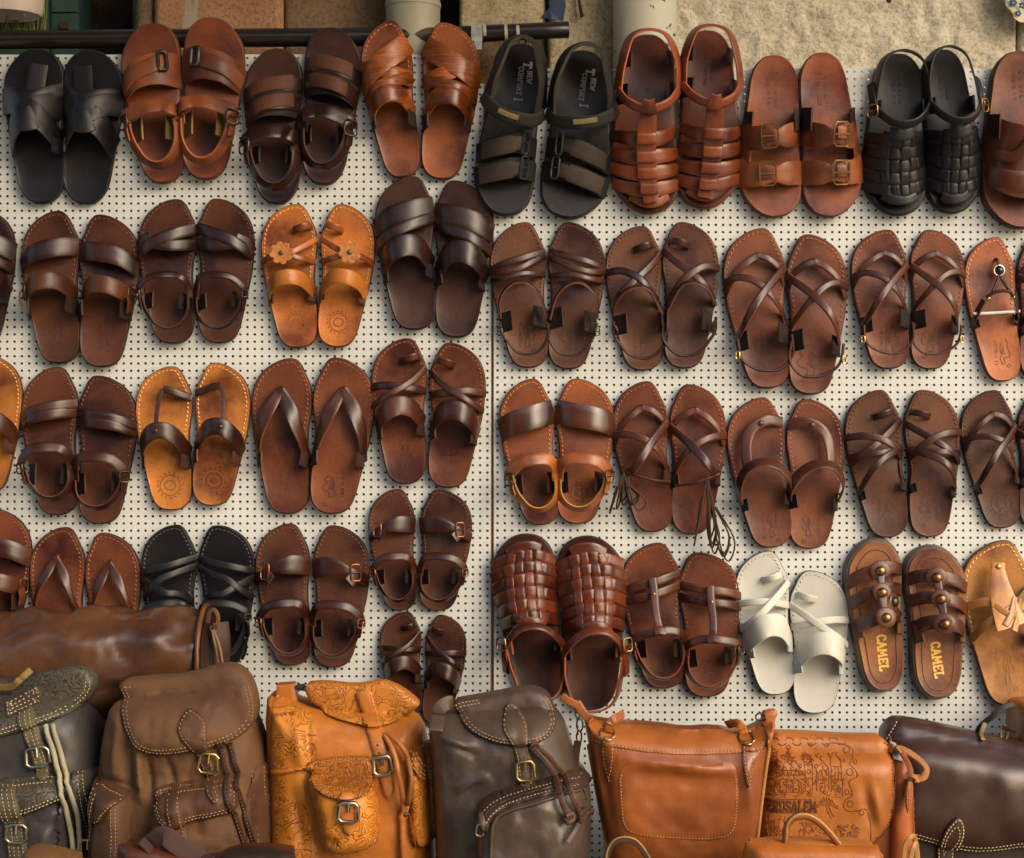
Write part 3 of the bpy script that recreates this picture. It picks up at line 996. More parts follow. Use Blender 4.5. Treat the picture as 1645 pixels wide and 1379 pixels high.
    def buckle_on(s, e, v, w, h, mat=None, hs=1.0, off=.012, parent=None, ang=0):
        return s.ring_buckle(s.U(e, v, hs, off), s.Un(e, v, hs), w, h, mat, parent, ang=ang)
    def stud(s, e, v, r, mat, hs=1.0, off=.008, parent=None, hh=.6, name='rivet'):
        return dome_shape(s.U(e, v, hs, off), s.Un(e, v, hs), r*s.L, r*hh*s.L).build(name, mat, parent or s.root, 60)
    def toe_ring(s, e=.42, v=.86, w=.055, r=.06, mat='strap', hh=.085):
        """loop for the big toe standing on the footbed"""
        path = []
        for k in range(13):
            a = math.pi*(k/12)
            path.append((math.cos(a), math.sin(a)))
        xc = s.xe(e, v)
        sk = .55*s.mirror
        pts = [Vector((xc+c*r*1.05, v+c*r*sk*.6, s.top+s.curl(v)-.006+q*hh))*s.L for c, q in path]
        nr = [Vector((c, c*sk*.6-.35*q, q+.05)).normalized() for c, q in path]
        return ribbon_shape(pts, nr, w*s.L, .011*s.L).build('toe_loop', s.mat(mat), s.root, 50)
    def thong(s, e0, v0, arms, w, mat='strap', hpost=.05, wf=None, hs=.8):
        """post between the toes and straps that run from it to the edges"""
        x0 = s.xe(e0, v0)
        post = tube_shape([s.pt(x0, v0+.012, -.01), s.pt(x0, v0+.006, hpost*.6), s.pt(x0, v0-.01, hpost)], .014*s.L, 8)
        post.build('toe_post', s.mat(mat), s.root, 60)
        for arm in arms:
            ev, vv = arm[-1]
            full = [(e0, v0)] + list(arm)
            pp = catmull([(e, v, 0) for e, v in full], 22)
            pts, nr = [], []
            for i, p in enumerate(pp):
                t = i/22
                base = s.U(p.x, p.y, hs)
                post_p = s.pt(s.xe(p.x, p.y), p.y, hpost)
                k = min(1, t/.45); k = k*k*(3-2*k)
                q = post_p.lerp(base, k)
                pts.append(q); nr.append((Vector((0, .2, 1))*(1-k) + s.Un(p.x, p.y, hs)*k).normalized())
            mb = ribbon_shape(pts, nr, (lambda t: w*s.L*wf(t)) if wf else w*s.L, .0115*s.L)
            mb.build('strap', s.mat(mat), s.root, 50)
    def emboss(s, kind, e=0.0, v=.2, size=.12, word=None, mat=None, rot=0.0, bold=.06):
        """maker's stamp pressed in the heel"""
        m = MB(); L = s.L
        xc = s.xe(e, v)
        ca, sa = math.cos(rot), math.sin(rot)
        def place(u, w_, h):
            x, y = u*ca-w_*sa, u*sa+w_*ca
            X, Y = xc+x, v+y
            return s.pt(X, Y, s.bed(X, Y)+h)
        if kind == 'word':
            st, W = text_strokes(word)
            for pl in st:
                flat_stroke([((a-W/2)*size, (b-.5)*size) for a, b in pl], bold*size, place, m, .003)
        else:
            rr = s.rnd
            def line(pl, hw=.0034): flat_stroke(pl, hw, place, m, .0022)
            if kind in ('ring', 'seal'):
                n = 26
                line([(size*.42*math.cos(2*math.pi*k/n), size*.42*math.sin(2*math.pi*k/n)) for k in range(n+1)])
                for k in range(16):
                    a = 2*math.pi*k/16
                    line([(size*.5*math.cos(a), size*.5*math.sin(a)), (size*.55*math.cos(a+.16), size*.55*math.sin(a+.16))])
                line([(size*.2*math.cos(2*math.pi*k/9)*(1+.3*rr.random()), size*.2*math.sin(2*math.pi*k/9)) for k in range(10)])
            if kind in ('map', 'camel'):
                pl = [(.1,.7),(.28,.5),(.2,.25),(.36,.05),(.3,-.2),(.12,-.32),(.16,-.6),(-.02,-.72),(-.1,-.4),(-.02,-.1),(-.12,.2),(-.04,.5),(.1,.7)]
                fx, fy = rr.uniform(.8, 1.5), rr.uniform(.6, 1.0)
                line([((a*fx+rr.uniform(-.07, .07))*size*s.mirror, (b*fy+rr.uniform(-.06, .06))*size) for a, b in pl[:-1]])
                line([((.05+.02*k)*size*s.mirror, (.35-.12*k)*size) for k in range(5)])
                line([((-.02+.03*k)*size*s.mirror, (.2-.16*k)*size) for k in range(3)])
            if kind in ('map', 'lines', 'seal'):
                x = -.38*s.mirror if kind == 'map' else -.12
                for row in ((x,) if kind == 'map' else (-.15, .12)):
                    y = -.65
                    while y < .65:
                        a = rr.choice((0, 1, 2))
                        q = row*size; hgt = .11*size
                        if a != 1: line([(q, y*size), (q+hgt, y*size)], .003)
                        if a != 0: line([(q, (y+.05)*size), (q+hgt*.9, (y+.1)*size)], .003)
                        if a == 2: line([(q+hgt, y*size), (q+hgt, (y+.1)*size)], .003)
                        y += .165
            if kind == 'map':
                line([(size*.32*s.mirror+.012*math.cos(k*.9), -size*.75+.012*math.sin(k*.9)) for k in range(8)], .003)
        m.build('stamp', mat or s.mat('stamp'), s.foot, None)

def darker(rgb, k):
    return tuple(int(c*k) for c in rgb)
def kit(bed, strap, thread=None, sole=None, lining=None, rough=.33, stripes=False, mottle=.6, bedrough=.4, salb=.7, coat=.12, **more):
    A = LEA[0]
    d = dict(bed=leather(bed, bedrough, mottle, .16, coat=.06, spec=.3), thread=plain('thread', thread or darker(bed, .98), .8),
             sole=plain('sole_rubber', sole or darker(bed, .42), .7, 0, .2, 60, .0006, 300),
             stamp=leather(darker(bed, .82), .6, .2, .2))
    LEA[0] = A*salb
    d.update(strap=leather(strap, rough, mottle, .1, stripes=stripes, coat=coat), lining=leather(lining or darker(strap, .72), .75, .3, .4), cord=leather(darker(strap, .9), .5))
    LEA[0] = A
    d.update(more)
    return d

# ---- colours seen in the photograph
DB_BED, DB = (110, 66, 50), (90, 44, 28)          # dark brown
MB_BED, MBR = (142, 82, 56), (114, 60, 36)        # mid brown
RB = (124, 64, 38)                                # red brown
TAN_BED, TAN = (240, 156, 76), (224, 132, 54)     # tan
BLK = (38, 35, 38)
GREYB = (104, 70, 58)

BROWNMETAL = plain('brown_enamel_metal', (128, 78, 54), .35, .8, .2, 60)
# ---- designs: each draws the uppers of one shoe
def d_black_slide(s):
    s.band([(-1.03,.36),(-.6,.47),(0,.55),(.6,.6),(1.03,.6)], .17)
    s.band([(1.03,.36),(.6,.48),(0,.57),(-.6,.63),(-1.03,.64)], .15, off=.012, hs=1.03)
    s.band([(.1,.6),(.18,.72),(.22,.8),(.25,.88)], .12, hs=.8, off=.02, name='toe_strap')
    s.band([(-1.03,.70),(-.4,.68),(.2,.66),(1.03,.70)], .10, off=.004)
    s.band([(-.25,.52),(.0,.50),(.3,.52)], .16, off=.028, name='keeper')
    s.tab(1, .34, .1, .12)
def d_velcro_tan(s):
    s.band([(-1.03,.60),(-.4,.66),(.3,.69),(1.03,.66)], .2, wf=lambda t: .85+.25*t)
    b = s.band([(-1.03,.59),(-.5,.66),(.1,.70),(.42,.73)], .095, off=.02, name='closure_tab')
    c = s.U(.5, .735, 1, .02)
    s.ring_buckle(c, s.Un(.5, .735), .055, .115, plain('black_plastic', (40, 40, 38), .4), b, r=.012, prong=False)
    s.ankle(w=.075, vt=.30, vf=.44, hf=.2, tabmat=leather((158, 124, 66), .9, .25, .4), tabw=.15, tablean=-.5)
def d_velcro_dark(s):
    s.band([(-1.03,.60),(-.4,.65),(.3,.67),(1.03,.64)], .28, mat='lining', wf=lambda t: .9)
    s.band([(-1.0,.68),(-.4,.72),(.3,.75),(1.0,.73)], .10, off=.014)
    s.band([(-.72,.705),(-.2,.735),(.5,.757),(.75,.757)], .09, mat='patch', off=.026, name='closure_tab')
    s.band([(-1.0,.54),(-.4,.6),(.3,.63),(1.0,.61)], .10, off=.014)
    s.band([(-.62,.585),(-.2,.61),(.5,.638),(.8,.635)], .09, mat='patch', off=.026, name='closure_tab')
    s.ankle(w=.085, vt=.28, vf=.43, hf=.2, tabmat='lining', tabw=.12)
def d_striped(s):
    s.band([(-1.03,.70),(-.4,.68),(.3,.64),(1.03,.58)], .10)
    s.band([(-1.03,.58),(-.5,.67),(.2,.75),(1.03,.82)], .14, off=.014)
    s.band([(-1.03,.50),(-.4,.55),(.3,.58),(1.03,.60)], .075, off=.006)
    s.band([(-1.03,.38),(-.6,.46),(0,.50),(.6,.49),(1.03,.40)], .115, off=.012)
    s.tab(-1,.34,.1,.12); s.tab(1,.34,.1,.12)
def d_wide_slide_loop(s):
    s.band([(-1.03,.64),(-.5,.71),(.3,.75),(1.03,.74)], .125)
    b = s.band([(-1.05,.40),(-.7,.47),(0,.515),(.6,.51),(1.03,.44)], .115, hs=1.12, mat='strap2')
    s.ring_buckle(s.U(-.92,.46,1.12,.012), s.Un(-.92,.46), .08, .1, BRONZE, b)
    s.free([(-1.0,.45,.13),(-1.1,.40,.12),(-1.1,.34,.1)], .07, 'strap2', center=(0,.33,0), name='strap_end', n=8)
    s.tab(-1,.34,.11,.14); s.tab(1,.36,.11,.13)
    s.emboss('lines', 0, .2, .16)
def d_cross_ankle(s):
    s.band([(-1.03,.60),(-.5,.67),(.2,.735),(1.03,.77)], .085, off=.012)
    s.band([(-1.03,.71),(-.4,.68),(.3,.665),(1.03,.66)], .08)
    s.band([(-1.03,.63),(-.85,.70),(-.5,.725)], .07, off=.016)
    s.ankle(w=.042, vt=.27, vf=.455, hf=.22)
    s.emboss('lines', 0, .17, .13)
def d_flower(s):
    s.toe_ring(.55, .835, .05)
    a = s.band([(-1.03,.585),(-.6,.625),(0,.645),(.5,.69),(1.03,.735)], .042, off=.008)
    s.band([(-1.03,.59),(-.6,.625),(0,.635),(.5,.61),(1.03,.57)], .042)
    s.band([(-1.03,.36),(-.7,.435),(0,.475),(.6,.465),(1.03,.385)], .105, mat='strap3', hs=1.1)
    c = s.U(-.16, .645, 1, .03); n = Vector((-.1*s.mirror, 0, 1)).normalized()
    x = Vector((1,0,0)); y = n.cross(x)
    m = MB()
    for k in range(8):
        an = k*math.pi/4+.2; u = x*math.cos(an)+y*math.sin(an); w = n.cross(u)
        L = s.L
        ring = [c+u*.014*L-w*.014*L, c+u*.05*L-w*.028*L, c+u*.076*L-w*.017*L, c+u*.082*L, c+u*.076*L+w*.017*L, c+u*.05*L+w*.028*L, c+u*.014*L+w*.014*L]
        ring2 = [p-n*.008*L for p in ring]
        ring[3] = ring[3]+n*.004*L
        m.add(ring+ring2, [tuple(range(7)), tuple(reversed(range(7,14)))]+[(i, i+7, (i+1) % 7+7, (i+1) % 7) for i in range(7)])
    f = m.build('flower', s.mat('petal'), s.root, 30)
    dome_shape(c+n*.001, n, .018*s.L, .01*s.L).build('flower_centre', plain('pewter', (96, 84, 76), .4, .6), f, 60)
    s.tab(-1,.32,.07,.06); s.tab(1,.34,.07,.06)
    s.emboss('ring', 0, .17, .15)
def d_dark_slide(s):
    s.band([(-1.03,.66),(-.5,.72),(.3,.765),(1.03,.77)], .14)
    s.band([(-1.03,.54),(-.5,.60),(.2,.66),(1.03,.70)], .075, off=.004)
    s.band([(-1.03,.36),(-.7,.46),(0,.525),(.6,.52),(1.03,.42)], .145, hs=1.08, off=.008)
    s.tab(-1,.33,.1,.1); s.tab(1,.36,.09,.1)
    s.emboss('lines', 0, .14, .08)
def d_double_ankle(s):
    s.band([(-1.03,.655),(-.5,.70),(.3,.735),(1.03,.73)], .072, off=.006)
    s.band([(-1.03,.60),(-.5,.645),(.3,.675),(1.03,.665)], .072)
    s.ankle(w=.062, vt=.26, vf=.455, hf=.23, vb=.105, tabw=.14)
    s.emboss('lines', .1, .2, .11)
def d_toe_loop_button(s):
    s.band([(1.03,.755),(.75,.79),(.3,.83),(.02,.84)], .052, hs=.85, name='toe_strap')
    s.band([(.0,.845),(-.1,.76),(-.13,.66),(-.1,.575)], .03, hs=.95, off=-.008)
    b = s.band([(-1.03,.36),(-.75,.46),(-.1,.545),(.55,.52),(1.03,.39)], .12, hs=1.08)
    s.stud(-.1, .55, .022, s.mat('strap'), 1.08, .006, b, .5, 'button')
    s.tab(-1,.32,.09,.1); s.tab(1,.33,.09,.1)
    s.emboss('ring', 0, .17, .17)
def d_flip_wide(s):
    s.thong(-.02, .80, [[(-.35,.68),(-.75,.5),(-1.03,.33)], [(.4,.66),(.8,.5),(1.03,.34)]], .085, wf=lambda t: .62+.5*math.sin(min(1, t*1.35)*math.pi*.75))
    s.tab(-1,.33,.09,.09); s.tab(1,.34,.09,.09)
    s.emboss('map', .05, .17, .15)
def d_toe_ring_wide(s):
    s.toe_ring(.5, .865, .052)
    s.band([(1.03,.775),(.5,.70),(-.1,.63),(-1.03,.53)], .045, off=.016)
    s.band([(-1.03,.655),(-.4,.665),(.4,.65),(1.03,.61)], .055)
    s.band([(-1.03,.36),(-.7,.45),(0,.525),(.6,.515),(1.03,.42)], .13, hs=1.1, off=.008)
    s.tab(-1,.33,.09,.1); s.tab(1,.36,.08,.09)
    s.emboss('lines', 0, .19, .12)
def d_flip_thin(s):
    s.thong(.02, .80, [[(-.3,.68),(-.72,.52),(-1.03,.36)], [(.42,.66),(.8,.5),(1.03,.36)]], .052, wf=lambda t: .75+.5*math.exp(-((t-.3)/.18)**2))
def d_black_strappy(s):
    s.band([(-1.03,.66),(-.4,.70),(.3,.735),(1.03,.745)], .052)
    s.band([(1.03,.68),(.4,.665),(-.1,.63),(-.5,.57),(-1.03,.48)], .05, off=.010)
    s.band([(-1.03,.62),(-.5,.58),(.1,.53),(.6,.52),(1.03,.46)], .05, off=.004)
    s.ankle(w=.045, vt=.3, vf=.47, hf=.22, tabw=.12)
    s.cordf([(-1.06,.35,.16),(-1.2,.25,.12),(-1.12,.12,.08),(-.9,.05,.06)], .01)
    s.cordf([(-1.06,.33,.16),(-1.15,.3,.16),(-1.2,.22,.1),(-1.05,.2,.12)], .012)
def d_buckle_front(s):
    b = s.band([(1.03,.67),(.5,.715),(-.1,.70),(-.45,.675),(-1.03,.61)], .135, wf=lambda t: 1.0 if t < .3 else (1.0-.55*min(1, (t-.3)/.32)))
    s.band([(-.35,.60),(-.6,.64),(-1.03,.60)], .085)
    s.buckle_on(-.55, .672, .075, .115, BROWNMETAL, parent=b)
    s.ankle(w=.055, vt=.27, vf=.46, hf=.23, tabw=.12, metal=BROWNMETAL)
    s.emboss('lines', 0, .17, .1)
def d_sport(s):
    # toes point down; heel counter, padded ankle strap, two hook-and-loop straps
    s.free([(-1.06,.40,.10),(-1.02,.22,.18),(-.7,.06,.2),(0,.0,.2),(.7,.06,.2),(1.02,.22,.18),(1.06,.40,.10)], .2, 'strap', center=(0,.3,.1), name='heel_counter', thick=.022)
    a = s.free([(-1.25,.34,.14),(-1.0,.40,.23),(-.4,.46,.27),(.2,.48,.27),(.9,.47,.2),(1.2,.42,.13)], .075, 'strap', center=(0,.40,-.05), name='ankle_strap', thick=.016)
    s.free([(-.5,.447,.285),(-.1,.468,.29),(.3,.482,.285)], .03, plain('olive_badge', (112, 98, 58), .6, 0, .35, 400), center=(0,.40,-.05), name='badge', thick=.006, parent=a)
    for v, k in ((.62, 0), (.76, 1)):
        b = s.band([(-1.03,v+.04),(-.4,v+.01),(.3,v-.025),(1.03,v-.05)], .115, mat='lining', off=.0)
        p = s.band([(-.85,v+.03),(-.3,v+.008),(.2,v-.015),(.5,v-.03)], .10, mat='patch', off=.02, name='closure_tab', wf=lambda t: 1.0 if t < .72 else .78)
        s.buckle_on(.62, v-.032, .05, .13, plain('black_plastic', (40, 40, 38), .4), off=.02, parent=b)
    for k in range(4):
        r = .03+.02*k
        s.cordf([(-.1+2.6*r*math.cos(a_), .5+r*math.sin(a_), .006) for a_ in np.linspace(0, 2*math.pi, 12, endpoint=False)], .0025, 'stamp', 'tread_line', 24, True, s.foot)
    wht = plain('silver_print', (150, 146, 146), .6, 0, .2, 300)
    for word, off, v, size in (('T', -.3, .12, .05), ('NEW', -.42, .19, .03), ('COMFORT', -.05, .215, .03), ('I', -.1, .325, .05)):
        s.emboss('word', off*s.mirror, v, size, word, wht, math.pi/2, .1)
def d_fisherman(s):
    for k, v in enumerate((.88, .79, .70, .61)):
        s.band([(-1.03,v-.05),(-.5,v-.01),(0,v),(.5,v-.01),(1.03,v-.06)], .086, hs=1.15, off=.004*(k % 2), name='cross_strap', wf=lambda t: .72+.3*math.sin(t*math.pi))
    s.band([(-.7,.90),(-.3,.945),(.3,.945),(.7,.90)], .05, hs=1.1, off=-.004, name='toe_cap')
    c = s.band([(0,.955),(0,.88),(0,.75),(0,.6),(0,.5),(.02,.45)], .115, hs=1.15, off=.018, name='centre_strap', wf=lambda t: .85-.1*math.cos(t*6))
    for k, v in enumerate((.88, .79, .70, .61)):
        s.band([(-.28,v-.004),(0,v),(.28,v-.004)], .062, hs=1.15, off=.034, name='weave_piece', parent=c)
    s.free([(-1.08,.33,.16),(-.7,.41,.24),(0,.46,.27),(.7,.42,.24),(1.08,.34,.16)], .05, center=(0,.33,-.02), name='ankle_strap')
    s.free([(-.22,.445,.285),(0,.455,.29),(.22,.445,.285)], .09, center=(0,.33,-.02), name='strap_sleeve', n=8)
    s.free([(-1.08,.33,.15),(-1.05,.18,.17),(-.7,.04,.16),(0,-.0,.15),(.7,.04,.16),(1.05,.18,.17),(1.08,.33,.15)], .075, center=(0,.3,.06), name='heel_strap', nz=.04)
    for e in (-1, 1):
        s.tab(e, .33, .11, .16, lean=-.3); s.tab(e, .14, .08, .15, lean=-.3)
    s.emboss('lines', -.1, .22, .14)
def d_two_buckle(s):
    for v in (.52, .74):
        b = s.band([(1.03,v-.04),(.5,v),(.1,v+.01),(-.3,v+.005),(-.7,v-.0),(-1.03,v-.045)], .15, wf=lambda t: 1.0-.38*math.exp(-((t-.42)/.14)**2), hs=1.1)
        s.buckle_on(-.18, v+.004, .1, .145, BRASS, hs=1.1, off=.012, parent=b)
        s.band([(-.05,v),(-.3,v),(-.42,v)], .075, hs=1.1, off=.014, name='strap_end')
    s.band([(-1.03,.40),(-.9,.48),(-.88,.6),(-.92,.72),(-1.03,.8)], .1)
    s.tab(1,.40,.14,.13); s.tab(-1,.40,.12,.10)
    s.emboss('lines', 0, .23, .16)
def d_woven(s, heel=True, toe_v=.90, lo=.53, rows=5, cols=4, hs=1.2):
    w = (toe_v-lo)/rows
    vs_ = [lo+w*(k+.5) for k in range(rows)]
    es = np.linspace(-.48, .5, cols); de = es[1]-es[0]
    def wave(t): return max(-1, min(1, 1.5*math.cos(t)))
    for r, v in enumerate(vs_):
        N = 48; pts, nr = [], []
        for k in range(N+1):
            e = -1.03+2.06*k/N
            vv = v-.055*abs(e)**2
            off = .006*wave(math.pi*((e-es[0])/de+r)) if es[0]-.6*de < e < es[-1]+.6*de else -.004
            pts.append(s.U(e, vv, hs, off+.004)); nr.append(s.Un(e, vv, hs))
        ribbon_shape(pts, nr, w*.95*s.L, .011*s.L).build('cross_strap', s.mat('strap'), s.root, 50)
    for c, e in enumerate(es):
        N = 48; pts, nr = [], []
        for k in range(N+1):
            v = lo-.01+(toe_v-lo+.03)*k/N
            off = -.006*wave(math.pi*(c+(v-vs_[0])/w))
            t = (v-lo)/(toe_v-lo)
            ee = e*(1-.12*t*t)
            vv = v-.055*ee*ee
            pts.append(s.U(ee, vv, hs, off+.004)); nr.append(s.Un(ee, vv, hs))
        wd = de*(np.interp(.7, *s.side[1])-np.interp(.7, *s.side[-1]))/2*.9
        ribbon_shape(pts, nr, lambda t: wd*s.L*(1-.22*t*t), .011*s.L).build('woven_strip', s.mat('strap'), s.root, 50)
    s.band([(-.62,toe_v-.02),(-.3,toe_v+.015),(.3,toe_v+.018),(.62,toe_v-.01)], .06, hs=hs*1.05, off=.008, name='toe_cap')
    # ankle strap, tongue sleeve and heel
    s.band([(-.4,lo-.015),(0,lo-.0),(.4,lo-.015)], .075, hs=hs*1.02, off=.014, name='tongue')
    s.free([(-1.1,.35,.17),(-.75,.42,.23),(-.3,.47,.265),(.3,.47,.265),(.75,.42,.23),(1.08,.34,.16)], .05, center=(0,.33,-.02), name='ankle_strap')
    s.free([(-1.08,.34,.14),(-1.06,.18,.14),(-.75,.05,.13),(0,.0,.12),(.75,.05,.13),(1.06,.18,.14),(1.06,.34,.14)], .085, center=(0,.3,.06), name='heel_counter', thick=.012)
    s.tab(-1,.34,.1,.17,'strap'); s.tab(1,.34,.1,.16,'lining')
    s.ring_buckle(s.pt(s.xe(-1.1,.38), .38, .19), Vector((-s.mirror*.7, 0, .7)), .07, .075, BRONZE)
    s.free([(-1.08,.36,.18),(-1.2,.28,.15),(-1.28,.2,.1)], .05, center=(0,.33,-.05), name='strap_end', n=8)
    s.emboss('lines', 0, .22, .14)
def d_closed_vamp(s):
    s.band([(-1.03,.50),(-.5,.6),(.2,.66),(1.03,.64)], .34, hs=1.1, wf=lambda t: .85+.3*math.sin(t*3))
    s.band([(-.9,.70),(-.4,.745),(.3,.755),(.95,.74)], .12, off=.03, hs=1.1, name='closure_tab')
    s.band([(1.0,.45),(.3,.52),(-.3,.62),(-.8,.60)], .06, off=.03, hs=1.1)
    s.tab(-1,.42,.14,.13); s.emboss('lines', 0, .2, .14)
def d_thin_slings(s):
    s.band([(-1.03,.68),(-.4,.72),(.3,.755),(1.03,.775)], .048, off=.006)
    s.band([(-1.03,.655),(-.5,.645),(.1,.67),(.6,.715),(1.03,.735)], .045, off=.012)
    s.band([(-1.03,.60),(-.4,.61),(.2,.635),(1.03,.61)], .04)
    s.free([(-1.0,.33,.12),(-.8,.46,.17),(-.2,.56,.20),(.4,.555,.2),(.85,.47,.17),(1.03,.33,.12)], .034, center=(0,.33,0), name='ankle_strap')
    s.tab(-1,.3,.14,.10,lean=-.5); s.tab(1,.33,.14,.10,lean=-.5)
    s.cordf([(-1.05,.3,.11),(-1.02,.2,.1),(-.5,.1,.08),(.1,.085,.08),(.6,.11,.08),(1.0,.2,.1),(1.02,.3,.12)], .0095)
    s.ring_buckle(s.pt(s.xe(-1.12,.24), .24, .1), Vector((-s.mirror*.6,0,.8)), .035, .05, DARKMETAL)
    s.emboss('map', .05, .22, .14)
def d_toe_ring_x(s):
    s.toe_ring(.4, .855, .05)
    s.band([(1.03,.785),(.5,.70),(-.1,.6),(-.6,.52),(-1.03,.42)], .05, off=.012)
    s.band([(-1.03,.68),(-.5,.685),(0,.645),(.5,.57),(1.03,.45)], .052, off=.02)
    s.free([(-1.0,.42,.12),(-.5,.52,.19),(.1,.565,.205),(.6,.53,.19),(1.05,.38,.15)], .045, center=(0,.33,0), name='ankle_strap')
    s.tab(-1,.3,.14,.11,lean=-.45); s.tab(1,.33,.15,.13,lean=.25)
    s.cordf([(-1.1,.33,.13),(-1.2,.22,.1),(-.7,.11,.08),(0,.075,.075),(.6,.10,.08),(1.1,.19,.1),(1.15,.3,.13)], .011)
    s.cordf([(-1.1,.3,.13),(-1.05,.26,.12),(-1.2,.235,.1),(-1.12,.22,.1)], .012)
    s.emboss('map', .05, .2, .15)
def d_thong_x(s, low=.30):
    s.thong(.1, .83, [[(-.28,.785),(-.68,.71),(-1.0,.59)], [(.5,.80),(.85,.74),(1.03,.64)]], .045)
    s.band([(-1.03,.66),(-.6,.685),(-.1,.655),(.4,.575),(.9,.46),(1.04,.38)], .045, off=.012)
    s.band([(1.03,.72),(.5,.64),(0,.54),(-.5,.43),(-1.03,.30)], .05, off=.024)
    s.tab(-1,low-.02,.12,.10,lean=-.35); s.tab(1,low+.02,.13,.12,lean=-.4)
    s.cordf([(-1.06,.30,.11),(-1.1,.18,.09),(-.6,.12,.08),(0,.10,.08),(.6,.115,.08),(1.05,.2,.09),(1.06,.32,.12)], .010)
    s.ring_buckle(s.pt(s.xe(-1.2,.2), .2, .09), Vector((-s.mirror*.5,0,.8)), .024, .045, BRASS)
    s.emboss('map', .05, .2, .15)
def d_bead_thong(s):
    x0 = s.xe(.3,.74)
    s.cordf([(.3,.85,-.005),(.3,.84,.03),(.28,.79,.05)], .012)
    dome_shape(s.pt(x0,.765,.05), Vector((0,0,1)), .034*s.L, .028*s.L).build('black_bead', plain('black_stone', (26, 24, 26), .12), s.root, 60)
    ringm = tube_shape([s.pt(x0+.036*math.cos(a), .765+.036*math.sin(a), .053) for a in np.linspace(0, 2*math.pi, 16, endpoint=False)], .005*s.L, 6, True)
    ringm.build('bead_ring', NICKEL, s.root, 60)
    for e in (-.2, .75):
        s.cordf([(.28,.74,.05),(.28+(e-.28)*.4,.66,.08),(e,.585,.1)], .010)
    s.free([(-1.03,.40,.0),(-.9,.46,.08),(-.5,.56,.12)], .06, center=(0,.4,-.05), name='side_strap')
    s.free([(1.03,.42,.0),(.98,.47,.08),(.8,.57,.11)], .055, center=(0,.4,-.05), name='side_strap')
    s.cordf([(-.4,.575,.12),(.0,.61,.14),(.5,.61,.14),(.75,.575,.12)], .012)
    for e in (-.3,.74):
        dome_shape(s.pt(s.xe(e,.57),.57,.115), Vector((0,0,1)), .017*s.L, .012*s.L).build('eyelet', BRASS, s.root, 60)
    z = tube_shape([s.pt(s.xe(-1.0,.475),.47,.09), s.pt(s.xe(0,.475),.468,.10), s.pt(s.xe(1.05,.475),.472,.09)], .010*s.L, 6)
    z.build('zip_tie', plain('white_nylon', (214, 208, 204), .4), s.root, 60)
    s.tab(-1,.39,.06,.06); s.tab(1,.41,.06,.06)
    s.emboss('map', .1, .2, .13)
def d_single_ankle(s):
    s.band([(-1.03,.665),(-.5,.705),(.3,.74),(1.03,.745)], .165, mat='strap2')
    s.ankle(w=.07, vt=.27, vf=.45, hf=.24, vb=.10, tabw=.14, mat='strap')
    s.stud(-.96, .38, .014, s.mat('strap2'), 1.3, .02)
    s.emboss('seal', .05, .21, .13)
def d_laced(s):
    s.thong(.08, .83, [[(-.28,.785),(-.68,.71),(-1.0,.59)], [(.5,.80),(.85,.74),(1.03,.64)]], .045)
    s.band([(-1.03,.655),(-.4,.645),(.2,.60),(.7,.52),(1.03,.40)], .05, off=.012)
    s.band([(1.03,.70),(.5,.62),(0,.52),(-.5,.43),(-.85,.40)], .055, off=.026)
    s.cordf([(-.85,.40,.14),(-.3,.37,.17),(.3,.34,.16),(.95,.33,.08)], .010, 'cord')
    s.tab(1,.35,.08,.08); s.tab(-1,.34,.06,.06)
    # tied laces hanging from the knot
    m = MB()
    k = getattr(s, 'knot', (-.9, .40))
    c = s.pt(s.xe(*k), k[1], .15)
    L = s.L
    for i in range(9):
        dx = s.rnd.uniform(-.09, .09)*L; ln = s.knotlen*L*s.rnd.uniform(.6, 1.0)
        pts = [c, c+Vector((dx*.5, -ln*.4, -.01*L)), c+Vector((dx, -ln*.85, -.05*L)), c+Vector((dx*1.4+.02*L, -ln, -.07*L)), c+Vector((dx*1.5+.05*L, -ln*.75, -.06*L)), c+Vector((dx*.6, -ln*.35, -.01*L))]
        tube_shape(catmull(pts, 22), .006*L, 6, mb=m)
    m.build('lace', leather((88, 64, 46), .7), s.root, 60)
    s.emboss('map', .05, .18, .13)
def d_curl_strap(s):
    s.band([(1.03,.80),(.5,.845),(.0,.82),(-.3,.76),(-.42,.68),(-.45,.60),(-.45,.54)], .07, hs=.8)
    s.stud(.15, .83, .02, s.mat('strap'), .8, .012, None, .5, 'button')
    s.free([(-1.03,.30,.0),(-1.0,.42,.13),(-.5,.54,.20),(.1,.57,.22),(.7,.53,.2),(1.12,.43,.14),(1.05,.33,.0)], .085, center=(0,.38,-.05), name='instep_strap')
    s.tab(-1,.28,.08,.1); s.tab(1,.31,.09,.1)
    s.emboss('map', .05, .15, .14)
def d_multi_cross(s):
    s.toe_ring(.42, .84, .045)
    s.band([(1.03,.76),(.5,.71),(-.1,.63),(-.6,.57),(-1.03,.50)], .048, off=.008)
    s.band([(-1.03,.69),(-.5,.695),(.1,.67),(.6,.61),(1.03,.54)], .05, off=.02)
    s.band([(-1.03,.55),(-.4,.57),(.3,.58),(1.03,.575)], .046, off=.002)
    s.band([(1.05,.565),(.5,.56),(0,.52),(-.5,.44),(-1.03,.31)], .046, off=.028)
    s.band([(1.03,.56),(.98,.46),(1.03,.34)], .04)
    s.tab(-1,.28,.06,.06); s.tab(1,.33,.06,.06)
    s.emboss('map', .05, .19, .15)
